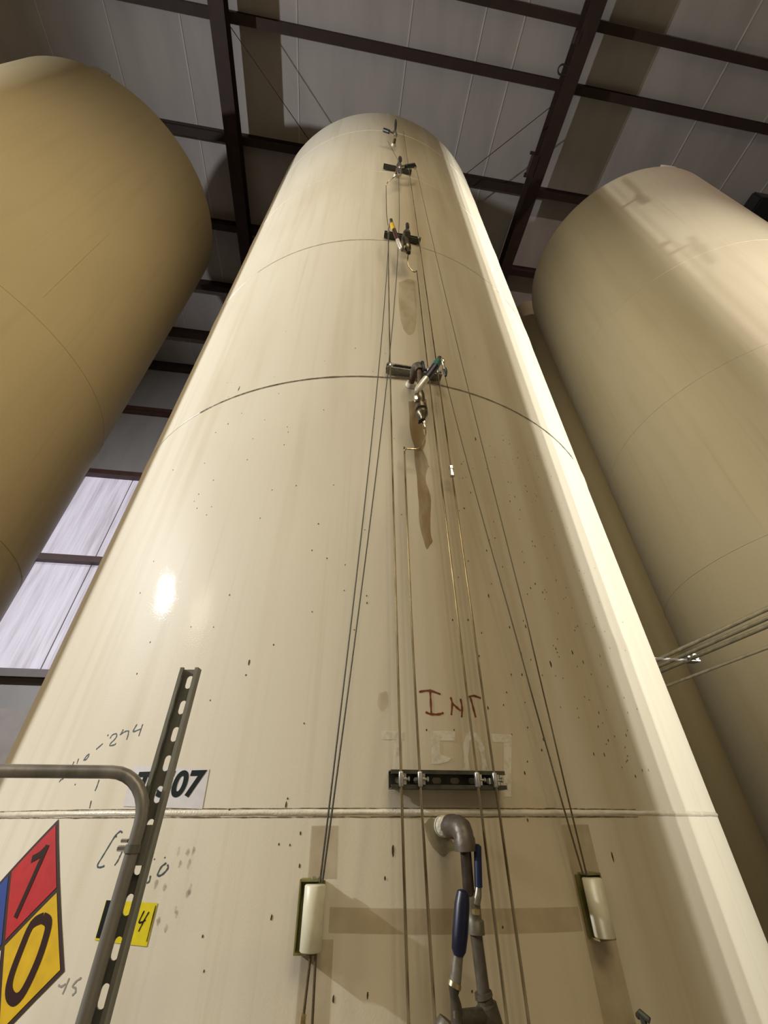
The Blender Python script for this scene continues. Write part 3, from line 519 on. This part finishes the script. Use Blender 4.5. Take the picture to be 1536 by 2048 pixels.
def TK(u, z, off=0.0):
    a = u / R0; return Vector((CX + (R0 + off) * math.sin(a), CY - (R0 + off) * math.cos(a), z))
def frame(u):
    a = u / R0; return Vector((math.cos(a), math.sin(a), 0)), Vector((math.sin(a), -math.cos(a), 0))
TKC = Vector((CX, CY, 0))
def child(o, par):
    """parent keeping geometry: mesh built in world, parent has a plain translation"""
    o.parent = par; o.data.transform(Matrix.Translation(-par.matrix_basis.translation)); return o
def patch(name, poly, off, m, parent, step=.03):
    """flat polygon in (u, z) wrapped on the shell of the middle tank"""
    bm = bmesh.new()
    f = bm.faces.new([bm.verts.new((u, z, 0)) for u, z in poly])
    bmesh.ops.triangulate(bm, faces=[f])
    for _ in range(5):
        lg = [e for e in bm.edges if abs(e.verts[0].co.x - e.verts[1].co.x) > step]
        if not lg: break
        bmesh.ops.subdivide_edges(bm, edges=lg, cuts=1); bmesh.ops.triangulate(bm, faces=bm.faces[:])
    for v in bm.verts: v.co = TK(v.co.x, v.co.y, off)
    o = mesh_obj(name, bm, m, None, auto=0)
    return child(o, parent) if parent else o
def ribbon(bm, pts, wd, off, taper=True, vary=.12):
    pts = [Vector((u, z, 0)) for u, z in pts]
    if len(pts) > 2: pts = smooth_path(pts, 4)
    else: pts = [pts[0].lerp(pts[1], i / 4) for i in range(5)]
    L = []
    for i, p in enumerate(pts):
        t = (pts[min(i + 1, len(pts) - 1)] - pts[max(i - 1, 0)]).normalized(); n = Vector((-t.y, t.x, 0))
        ww = wd * (.5 + vary * math.sin(i * 1.7)) * (.75 if taper and i in (0, len(pts) - 1) else 1)
        L.append((bm.verts.new(TK(*(p + n * ww).xy, off)), bm.verts.new(TK(*(p - n * ww).xy, off))))
    for i in range(len(L) - 1): bm.faces.new((L[i][0], L[i][1], L[i + 1][1], L[i + 1][0]))

# ---- marks, stains and chips on the middle tank
for k, m, nm in (('blue', M_INK, 'marker_writing'), ('grey', M_GREYINK, 'faint_writing'), ('red', M_RED, 'red_writing')):
    bm = bmesh.new()
    for s in DATA['marks'][k]: ribbon(bm, s, .0036 if k != 'red' else .0060, .0006)
    child(mesh_obj(nm, bm, m, None, auto=0), tc_)['kind'] = 'stuff'
ST = DATA['stain']
for k, m in (('B1', M_STAIN), ('B2', M_STAIN), ('C1', M_STAIN2), ('E1', M_GREEN), ('L1', M_STAIN2)):
    pl = [Vector((u, z, 0)) for u, z in ST[k]]; pl = smooth_path(pl + [pl[0]], 5)[:-1]
    pl = [(p.x + .004 * noise.noise(Vector((p.x * 40, p.y * 12, 3))), p.y + .012 * noise.noise(Vector((p.x * 40, p.y * 12, 9)))) for p in pl]
    patch('paint_stain', pl, .0010, m, tc_)
for pl in DATA['faded']: patch('ghost_lettering', pl, .0008, M_FADE, tc_)
bm = bmesh.new(); ribbon(bm, DATA['faded0'], .016, .0008, False); child(mesh_obj('ghost_lettering', bm, M_FADE, None, auto=0), tc_)
for pl in ([(.022, 1.642), (.640, 1.628), (.640, 1.585), (.022, 1.600)], [(-.036, 1.79), (.032, 1.79), (.034, 1.69), (-.034, 1.69)], [(-.036, 1.59), (.034, 1.59), (.034, 1.30), (-.036, 1.30)], [(.644, 1.79), (.735, 1.79), (.735, 1.30), (.644, 1.30)]):
    patch('old_paint_band', pl, .0005, M_OLD, tc_)
bm = bmesh.new()
allchips = [(u, z, l) for u, z, l in DATA['chips']]
rc = random.Random(3)
for _ in range(120):
    allchips.append((rc.uniform(.45, 1.12), rc.uniform(1.9, 3.4), rc.choice((.0025, .003, .004, .006))))
for _ in range(70):
    allchips.append((rc.uniform(-.9, .5), rc.uniform(1.3, 4.0), rc.choice((.002, .0025, .004))))
for u, z, l in allchips:
    n = 7; hw_ = min(.0035, .0018 + l * .12)
    ring = [bm.verts.new(TK(u + hw_ * math.cos(2 * PI * i / n) * rc.uniform(.6, 1.1), z + max(l, .003) * .9 * math.sin(2 * PI * i / n) * rc.uniform(.7, 1.2), .0007)) for i in range(n)]
    bm.faces.new(ring)
o = child(mesh_obj('paint_chips', bm, M_CHIP, None, auto=0), tc_); o['kind'] = 'stuff'
bm = bmesh.new()
for u, z in DATA['smudge']:
    n = 9; ring = [bm.verts.new(TK(u + .006 * math.cos(2 * PI * i / n) * rc.uniform(.4, 1.1), z + .010 * math.sin(2 * PI * i / n) * rc.uniform(.5, 1.2), .0007)) for i in range(n)]
    bm.faces.new(ring)
child(mesh_obj('grey_smudge', bm, M_SMUDGE, None, auto=0), tc_)['kind'] = 'stuff'

# dirt that gathers along the lower weld seams
for zr, hw_, wd in ((RINGS[0] + EYE, .0088, .0028), (RINGS[0] + EYE, -.0090, .0036), (RINGS[1] + EYE, -.0030, .0070), (RINGS[2] + EYE, -.0045, .0030)):
    bm = bmesh.new(); pr = None
    for k in range(241):
        u = (-1.55 if hw_ < -.0085 or hw_ > .005 else -.95) + 2.5 * k / 240; j = .0009 * noise.noise(Vector((u * 25, zr, hw_ * 100))); ww = wd * (.6 + .5 * noise.noise(Vector((u * 18, zr * 2, 7))) + .2)
        q = (bm.verts.new(TK(u, zr + hw_ + j + ww / 2, .0042 if abs(hw_) < .006 else .0006)), bm.verts.new(TK(u, zr + hw_ + j - ww / 2, .0042 if abs(hw_) < .006 else .0006)))
        if pr: bm.faces.new((pr[0], pr[1], q[1], q[0]))
        pr = q
    child(mesh_obj('seam_dirt', bm, M_SEAMDIRT, None, auto=0), tc_)

# ---- stickers
def sticker(name, poly, m, label, cat):
    c = TK(sum(p[0] for p in poly) / len(poly), sum(p[1] for p in poly) / len(poly), .001)
    o = patch(name, poly, .0012, m, None); rebase(o, c); return tag(o, label, cat)
def text_patch(name, txt, u0, u1, z0, z1, off, m, parent, bold=.03, shear=0.0):
    cu = bpy.data.curves.new('text', 'FONT'); cu.body = txt; cu.size = 1; cu.offset = bold; cu.shear = shear; cu.resolution_u = 6
    o = bpy.data.objects.new('text', cu); COL.objects.link(o)
    bpy.context.view_layer.update()
    me = bpy.data.meshes.new_from_object(o.evaluated_get(bpy.context.evaluated_depsgraph_get()))
    bpy.data.objects.remove(o); bpy.data.curves.remove(cu)
    bm = bmesh.new(); bm.from_mesh(me); bpy.data.meshes.remove(me)
    xs = [v.co.x for v in bm.verts]; ys = [v.co.y for v in bm.verts]
    for v in bm.verts:
        v.co = TK(u0 + (v.co.x - min(xs)) / (max(xs) - min(xs)) * (u1 - u0), z0 + (v.co.y - min(ys)) / (max(ys) - min(ys)) * (z1 - z0), off)
    return child(mesh_obj(name, bm, m, None, auto=0), parent)
lab = sticker('number_sticker', [(-.585, 1.928), (-.335, 1.9135), (-.331, 1.8245), (-.580, 1.832)], M_LABEL, 'white sticker reading T-507 behind the slotted strut', 'sticker')
text_patch('printed_number', 'T-507', -.560, -.3405, 1.8495, 1.912, .0022, M_BLACKINK, lab, .035, .12)
yt = sticker('yellow_tag', DATA['tag'], M_YTAG, 'small yellow sticker with a handwritten 4, behind the strut', 'sticker')
bm = bmesh.new()
for s in DATA['marks']['four']: ribbon(bm, s, .0028, .002)
child(mesh_obj('handwriting', bm, M_BLACKINK, None, auto=0), yt)
(t0, t1, t2, t3) = DATA['tag']
patch('black_edge', [(t0[0] + .002, t0[1]), (t0[0] + .016, t0[1]), (t3[0] + .016, t3[1] + .004), (t3[0] + .002, t3[1] + .004)], .002, M_BLACKINK, yt)
bm = bmesh.new(); ribbon(bm, [(t1[0] - .003, t1[1] - .004), (t2[0] - .003, t2[1] + .008)], .0022, .002); child(mesh_obj('black_edge', bm, M_BLACKINK, None, auto=0), yt)
# hazard diamond
DT, DR, DC = (Vector((*DATA['diamond'][k], 0)) for k in 'TRC')
e1, e2 = DT - DC, DR - DC
def dia(a, b_): p = DC + e1 * a + e2 * b_; return (p.x, p.y)
hz = sticker('hazard_sign', [dia(1, 0), dia(0, 1), dia(-1, 0), dia(0, -1)], M_HBORD, 'four colour hazard diamond cut off by the left picture edge', 'sign')
for nm, m, (ca, cb) in (('red_quarter', M_HRED, (.5, 0)), ('yellow_quarter', M_HYEL, (0, .5)), ('blue_quarter', M_HBLUE, (0, -.5)), ('white_quarter', M_HWHITE, (-.5, 0))):
    s = .455; ca *= .98; cb *= .98
    patch(nm, [dia(ca + s, cb), dia(ca, cb + s), dia(ca - s, cb), dia(ca, cb - s)], .0022, m, hz)
for nm, strokes in (('digit_one', DATA['diamond']['one']), ('digit_zero', [DATA['diamond']['zero']])):
    bm = bmesh.new()
    for s in strokes: ribbon(bm, s, .0165 if nm == 'digit_one' else .021, .0032, False, 0)
    child(mesh_obj(nm, bm, M_HDIG, None, auto=0), hz)
bm = bmesh.new(); ribbon(bm, [dia(.24 * math.cos(k * PI / 6) , -.5 + .13 * math.sin(k * PI / 6)) for k in range(13)], .02, .0032, False)
child(mesh_obj('digit_zero', bm, M_HDIG, None, auto=0), hz)

# ------------------------------------------------------------------ tubes and wire ropes up the tank
def line(name, pts, rad, m, label, cat, group, k=1, seg=8):
    P = [TK(*p) for p in pts]; bm = bmesh.new(); sweep(bm, P, rad, seg); o = mesh_obj(name, bm, m); rebase(o, P[0]); return tag(o, label, cat, group)
T = DATA['tubes']
def offs(pts, f): return [(u, z, f(i, u, z)) for i, (u, z) in enumerate(pts)]
def tubeline(key, nbend, label, bend_first=False):
    pts = T[key]; main = pts[:len(pts) - nbend]; um = None
    P = [Vector(TK(u, z, .05)) for u, z in main]
    B = [(u, z) for u, z in pts[len(pts) - nbend:]] if nbend else []
    # straight run of bar: fit over the tank as measured, then the bent tail to the valve
    Q = []
    for i, (u, z) in enumerate(B): Q.append(TK(u, z, .05 + .05 * min(1, (i + 1) / max(1, nbend - 1))))
    path = P + (smooth_path([P[-1]] + Q, 5)[1:] if Q else [])
    first = TK(main[0][0] + .001, .5, .05)
    bm = bmesh.new(); sweep(bm, [first] + path, .0036, 8); o = mesh_obj('sample_tube', bm, M_TUBE); rebase(o, first)
    return tag(o, label, 'tube', 'steel sample tubes up the tank')
s1 = tubeline('T1', 4, 'thin steel tube furthest left on the strut bracket, ending below the fourth bracket')
s2 = tubeline('T2', 8, 'thin steel tube second from left, bent to the blue handled valve')
s3 = tubeline('T3', 6, 'thin steel tube third from left, bent to the yellow tipped valve')
s4 = tubeline('T4', 0, 'thin steel tube furthest right on the strut bracket, with a coupling')
pc = TK(.5215 * 0 + T['T4'][10][0], T['T4'][10][1] + .02, .05)
bm = bmesh.new(); c0 = pc; sweep(bm, [c0 + Vector((0, 0, d)) for d in (-.03, -.028, -.012, -.010, .010, .012, .028, .03)], [.004, .0105, .0105, .0075, .0075, .0105, .0105, .004], 6)
child(mesh_obj('coupling', bm, M_CLAMP, None), s4)
for key, m, lab in (('W1', M_CABLE, 'left wire rope of the pair dropping to the left guide roller'), ('W2', M_CABLE, 'right wire rope of the pair dropping to the left guide roller'),
                    ('W3', M_CABLED, 'wire rope from the blue handled valve to the right guide roller'), ('W4', M_CABLED, 'outer wire rope dropping from the upper bracket to the right roller')):
    pts = [(u, z, .046 + .02 * min(1, max(0, (z - 1.75) / .6))) for u, z in T[key]]
    line('wire_rope', pts, .0023, m, lab, 'cable', 'wire ropes up the tank')
for key, lab in (('W5', 'short wire rope under the left roller, ending in a brass fitting'), ('W6', 'short wire rope under the left roller, hanging straight')):
    o = line('wire_rope', [(u, z, .045) for u, z in T[key]], .0028, M_CABLED, lab, 'cable', 'wire ropes under the left roller')
    if key == 'W5':
        u, z = T[key][0]; bm = bmesh.new(); sweep(bm, [TK(u, z + d, .045) for d in (.012, .010, -.012, -.014, -.05)], [.003, .0062, .0062, .008, .008], 6); child(mesh_obj('brass_end', bm, MT['brass'], None), o)

# ------------------------------------------------------------------ slotted strut channel
def strut_mesh(L, w=.0413, d=.0413, t=.0028, pitch=.0625, slot=(.030, .014), phase=.0, lip=.009):
    """channel along +Z from 0 to L; back web at y=0, open towards -Y (lips at y=-d)"""
    bm = bmesh.new(); h = w / 2
    for s in (-1, 1):
        x0, x1 = sorted((s * h, s * (h - t)))
        box(bm, (x0, -d, 0), (x1, 0, L))
        a, b_ = sorted((s * (h - t), s * (h - lip)))
        box(bm, (a, -d, 0), (b_, -d + t, L))                       # inturned lip
        a2, b2 = sorted((s * (h - lip), s * (h - lip + t * .8)))
        box(bm, (a2, -d + t, 0), (b2, -d + min(.008, d * .3), L))
    n = max(1, int(L / pitch)); z0 = phase % pitch
    zs = [z0 + i * pitch for i in range(-1, n + 2)]
    hw, hl = slot[1] / 2, slot[0] / 2; xi = h - t
    sh = bmesh.new()
    last = 0.0
    for zc in zs:
        lo, hi = zc - pitch / 2, zc + pitch / 2
        lo = max(0, lo); hi = min(L, hi)
        if hi - lo < .0005: continue
        has = zc - hl > lo + .001 and zc + hl < hi - .001
        out = [sh.verts.new(p) for p in ((-xi, 0, lo), (xi, 0, lo), (xi, 0, hi), (-xi, 0, hi))]
        eds = [sh.edges.new((out[i], out[(i + 1) % 4])) for i in range(4)]
        if has:
            q = []
            for cz, a0 in ((zc + hl - hw, 0), (zc - hl + hw, PI)):
                for k in range(7):
                    a = a0 + PI * k / 6; q.append(sh.verts.new((hw * math.cos(a), 0, cz + hw * math.sin(a))))
            eds += [sh.edges.new((q[i], q[(i + 1) % len(q)])) for i in range(len(q))]
        bmesh.ops.triangle_fill(sh, use_beauty=True, use_dissolve=False, edges=eds)
    ex = bmesh.ops.extrude_face_region(sh, geom=sh.faces[:])
    bmesh.ops.translate(sh, verts=[e for e in ex['geom'] if isinstance(e, bmesh.types.BMVert)], vec=(0, -t, 0))
    me = bpy.data.meshes.new('tmp'); sh.to_mesh(me); sh.free(); bm.from_mesh(me); bpy.data.meshes.remove(me)
    return bm
sx, sy = -.4493, .968 + .0206
SPH = EYE + .2825
bm = strut_mesh(SPH, d=.0206, pitch=.0531, slot=(.0285, .0142), phase=EYE + .2543, lip=.0075)
sp = mesh_obj('strut_post', bm, M_STRUT, auto=30); sp.location = (sx, sy, 0)
tag(sp, 'upright slotted steel strut post standing left of the valves', 'post')
# guard rail tube: up in front of the strut, bends over to the left
rx, ry, rr_ = -.4545, .955, .0113
bend = .081; zt = EYE + .0765; pts = [(rx, ry, .02), (rx, ry, .8), (rx, ry, 1.5), (rx, ry, zt - bend)]
dl = Vector((-1, -.13, 0)).normalized()
for i in range(1, 9):
    a = i / 8 * PI / 2; pts.append(tuple(Vector((rx, ry, zt - bend)) + dl * bend * (1 - math.cos(a)) + Vector((0, 0, bend * math.sin(a)))))
pts.append(tuple(Vector((rx, ry, zt)) + dl * 1.5))
bm = bmesh.new(); sweep(bm, pts, rr_, 20); gr = mesh_obj('guard_rail', bm, M_RAIL, auto=60); rebase(gr, (rx, ry, 0)); tag(gr, 'galvanised rail tube bending left in front of the strut post', 'rail')
# clamp that ties the rail to the strut
zc = EYE - .040; ck = empty('rail_clamp', (rx, ry, zc)); tag(ck, 'steel pipe clamp tying the rail tube to the strut', 'clamp')
bm = bmesh.new()
for i in range(13):
    pass
ring = [(rx + .0118 * math.cos(a), ry + .0118 * math.sin(a)) for a in [PI * .02 - PI * i / 16 * 1.06 for i in range(17)]]
for (xa, ya), (xb, yb) in zip(ring[:-1], ring[1:]):
    q = []
    for x, y in ((xa, ya), (xb, yb)):
        for k in (1, 1.13):
            for z in (zc - .006, zc + .006): q.append(bm.verts.new((rx + (x - rx) * k, ry + (y - ry) * k, z)))
    for f in ((0, 1, 3, 2), (4, 6, 7, 5), (0, 4, 5, 1), (2, 3, 7, 6), (0, 2, 6, 4), (1, 5, 7, 3)): bm.faces.new([q[j] for j in f])
child(mesh_obj('strap', bm, M_STRUT, None, smooth=False), ck)
bm = bmesh.new(); box(bm, (rx - .016, .9662, zc - .024), (rx + .022, .9680, zc + .034)); child(mesh_obj('square_plate', bm, M_STRUT, None, smooth=False), ck)
bm = bmesh.new(); sweep(bm, [(rx - .030, ry + .006, zc), (rx - .012, ry + .006, zc)], [.0045, .0045], 6); sweep(bm, [(rx - .028, ry + .006, zc + .011), (rx - .016, ry + .006, zc + .011)], .003, 6); child(mesh_obj('bolt', bm, M_CLAMP, None), ck)

# ------------------------------------------------------------------ strut brackets with tube clamps
def wbar(name, u0, u1, z, label, m, clamps, off0=.0):
    """short strut channel lying across the tank at height z"""
    a0, a1 = TK(u0, z, .001), TK(u1, z, .001); mid = (u0 + u1) / 2
    tn, nn = frame(mid); L = (a1 - a0).length
    sag = R0 - math.sqrt(max(0, R0 * R0 - (L / 2) ** 2))
    bm = strut_mesh(L, phase=.03, pitch=.0508, slot=(.028, .014))
    base = TK(mid, z, .0015) - tn * L / 2
    mt = Matrix((Vector((0, 0, 1)), -nn, tn)).transposed().to_4x4(); mt.translation = base
    bm.transform(mt); e = empty(name, TK(mid, z, 0)); tag(e, label, 'bracket', 'strut brackets on the tank')
    child(mesh_obj('strut_channel', bm, m, None, auto=30), e)
    for t_ in (.06, .94):                                          # welded feet
        bm = bmesh.new()
        c = base + tn * L * t_
        gap = (c - TKC).xy.length - R0
        mm = Matrix((tn, -nn, Vector((0, 0, 1)))).transposed().to_4x4(); mm.translation = c
        box(bm, (-.008, -.0005, -.018), (.008, max(.004, gap) + .001, .018), mm)
        child(mesh_obj('welded_foot', bm, MT['cream'], None, smooth=False), e)
    for u in clamps:
        c = TK(u, z, .05); tn_, nn_ = frame(u); tt = -1 if u > mid else 1
        bm = bmesh.new(); mm = Matrix((tn_, nn_, Vector((0, 0, 1)))).transposed().to_4x4(); mm.translation = c
        bm2 = bmesh.new(); box(bm2, (-.0062, -.008, -.017), (.0062, .0062, .017)); bmesh.ops.bevel(bm2, geom=bm2.edges[:], offset=.003, segments=2, affect='EDGES', profile=.5)
        box(bm2, (.002, -.014, -.012), (.014, -.002, .012)); sweep(bm2, [(.003, 0, 0), (.018, 0, 0), (.0181, 0, 0), (.022, 0, 0)], [.003, .003, .0055, .0055], 6)
        bm2.transform(mm); bm.free(); child(mesh_obj('tube_clamp', bm2, M_CLAMP, None, auto=50), e)
    return e
def uat(k, z):
    P = T[k]
    for (ua, za), (ub, zb) in zip(P[:-1], P[1:]):
        if min(za, zb) <= z <= max(za, zb) and abs(zb - za) > 1e-6: return ua + (ub - ua) * (z - za) / (zb - za)
    return P[-1][0]
wbar('strut_bracket', .157, .468, EYE + .085, 'dark strut bracket with four silver tube clamps under the INT writing', M_STRUTD, [uat(k, EYE + .085) for k in ('T1', 'T2', 'T3', 'T4')])
wbar('strut_bracket', .157, .456, EYE + 1.915, 'strut bracket behind the blue and white lever, lowest of the upper ones', M_STRUT, [uat(k, EYE + 1.915) for k in ('T1', 'T3', 'T4')])
wbar('strut_bracket', .150, .443, EYE + 3.73, 'strut bracket behind the yellow tipped lever', M_STRUTD, [uat(k, EYE + 3.73) for k in ('T1', 'T4')])
wbar('strut_bracket', .145, .450, EYE + 5.60, 'strut bracket behind the black handled valve near the tank top', M_STRUTD, [uat('T4', EYE + 5.60)])

# ------------------------------------------------------------------ valve assemblies
def assembly(key, name, label, group, seg=14):
    parts = DATA['asm'][key]; p0 = parts[0][2][0]; e = empty(name, TK(p0[0], p0[1], 0)); tag(e, label, 'valve', group)
    for nm, mk, pts in parts:
        bm = bmesh.new(); flat = .62 if nm in ('handle_grip', 'lever', 'stub_handle') and key == 'drain' else 1.0
        sweep(bm, [TK(u, z, o) for u, z, o, r in pts], [r for u, z, o, r in pts], 6 if nm in ('stem_nut', 'union_nut') else seg, flat=1.0)
        child(mesh_obj(nm, bm, MT[mk], None, auto=45), e)
    return e
dv_ = assembly('drain', 'drain_valve', 'grey elbow and drain pipe with two blue valve handles, lowest on the tank', None, 20)
assembly('B', 'sample_valve', 'sample valve with blue, teal and white lever, the lowest above the bracket of four clamps', 'sample valves up the tank')
assembly('C', 'sample_valve', 'sample valve with yellow tipped lever, second up', 'sample valves up the tank')
assembly('D', 'sample_valve', 'sample valve with black handle pointing right, third up', 'sample valves up the tank')
assembly('E', 'sample_valve', 'sample valve with black handle pointing left, topmost', 'sample valves up the tank')
bm = bmesh.new()                                                    # stem ring beside the drain handle
# ------------------------------------------------------------------ wire guide rollers
def roller(u, label, mir=1):
    z0, z1 = EYE - .226, EYE - .112
    e = empty('guide_roller', TK(u, (z0 + z1) / 2, 0)); e.rotation_euler = (0, 0, u / R0); tag(e, label, 'roller', 'wire guide rollers')
    H = (z1 - z0) / 2; par = e
    def add(nm, bm, m, sm=True): mesh_obj(nm, bm, m, e, smooth=sm, auto=50)
    bm = bmesh.new(); sweep(bm, [(0, -.040, -H + .004), (0, -.040, -H + .006), (0, -.040, H - .006), (0, -.040, H - .004)], [.0215, .0235, .0235, .0215], 28); add('roller_tube', bm, MT['cream2'])
    bm = bmesh.new(); s = mir
    def bx(a, b_): box(bm, (min(a[0] * s, b_[0] * s), a[1], a[2]), (max(a[0] * s, b_[0] * s), b_[1], b_[2]))
    bx((-.037, -.034, -H - .003), (-.034, -.001, H + .004)); bx((-.034, -.034, H), (.006, -.001, H + .004)); bx((-.034, -.034, -H - .003), (.012, -.001, -H + .001)); bx((-.034, -.0045, -H), (.018, -.0015, H)); add('bracket', bm, M_OLIVESHADE, False)  # last box is a back plate added to darken the gap
    bm = bmesh.new(); sweep(bm, [(-.006, -.030, H + .003), (-.006, -.030, H + .009)], .005, 6); sweep(bm, [(.006, -.022, H + .003), (.006, -.022, H + .008)], .004, 6); add('bolt', bm, M_CLAMP)
    return e
MT['cream2'] = mat('cream_bracket_paint', (.66, .63, .47), .4, grain=.12, gscale=40)
roller(-.010, 'cream guide roller in its bracket left of the drain pipe, casting a long shadow')
roller(.668, 'cream guide roller in its bracket right of the drain pipe, tip in bright light', -1)
# small bracket top at the lower right
bm = bmesh.new(); sweep(bm, [TK(.728, EYE - .352, .02), TK(.722, EYE - .343, .035), TK(.728, EYE - .352, .05)], .006, 8); sweep(bm, [TK(.728, EYE - .6, .035), TK(.725, EYE - .347, .035)], .007, 8)
o = mesh_obj('hook_bracket', bm, M_STRUTD); rebase(o, TK(.74, EYE - .45, 0)); tag(o, 'small grey hook bracket at the bottom edge below the right roller', 'bracket')

# ------------------------------------------------------------------ conduits between the middle and right tanks
ck = []
for (x, z, r, lab) in ((2.315, .9, .0125, 'grey conduit, highest of the three together beside the right tank'), (2.425, .9, .0125, 'grey conduit, middle of the three together beside the right tank'),
                       (2.530, .9, .0125, 'grey conduit, lowest of the three together, held by the clamp'), (2.288, .72, .0085, 'thin grey conduit running below the three together')):
    bm = bmesh.new(); rb = .16; dz = z + EYE
    sweep(bm, [BW(x, 1.42, .02), BW(x, 1.42, dz - rb)] + [BW(x, 1.42 + rb * (1 - math.cos(a * PI / 12)), dz - rb + rb * math.sin(a * PI / 12)) for a in range(1, 7)] + [BW(x, 3.0, dz), BW(x, WALL_Y - .04, dz)], r, 14)
    o = mesh_obj('conduit', bm, M_COND); rebase(o, BW(x, 1.0, z + EYE)); tag(o, lab, 'conduit', 'conduits beside the right tank')
e = empty('conduit_support', BW(2.53, 2.57, .9 + EYE)); tag(e, 'pale rod with a clamp reaching from the middle tank to the conduits', 'support')
bm = bmesh.new(); sweep(bm, [BW(2.03, 2.56, .885 + EYE), BW(2.48, 2.57, .885 + EYE)], .008, 8); child(mesh_obj('rod', bm, M_LABEL, None), e)
bm = bmesh.new()
for y in (2.545, 2.595):
    sweep(bm, [BW(2.53, y - .012, .9 + EYE), BW(2.53, y + .012, .9 + EYE)], .022, 14)
box(bm, (-.045, -.03, -.028), (.03, .03, -.018), Matrix.Translation(BW(2.53, 2.57, .9 + EYE)) @ BM)
child(mesh_obj('clamp', bm, M_STRUT, None), e)
# tan vertical pipe in the gap behind the conduits
bm = bmesh.new(); p = BW(4.59, 5.0, 0); sweep(bm, [p + Vector((0, 0, z)) for z in (0, .02, 3, 6, 9, ROOF_Z - .02, ROOF_Z - .001)], [.34, .34, .34, .34, .34, .34, .33], 40)
o = mesh_obj('vent_stack', bm, M_TANKL, auto=50); rebase(o, p); tag(o, 'dark tan upright pipe in the gap between the middle and right tanks', 'pipe')
# dark unit under the roof at the far right
bm = bmesh.new(); box(bm, (8.15, 1.72, 12.06), (9.0, 2.32, 12.44)); bmesh.ops.bevel(bm, geom=bm.edges[:], offset=.03, segments=2, affect='EDGES'); bm.transform(BM)
o = mesh_obj('roof_heater', bm, MT['black'], smooth=False); rebase(o, BW(8.6, 2.0, 12.44)); tag(o, 'dark boxy unit under the roof at the right picture edge', 'heater')
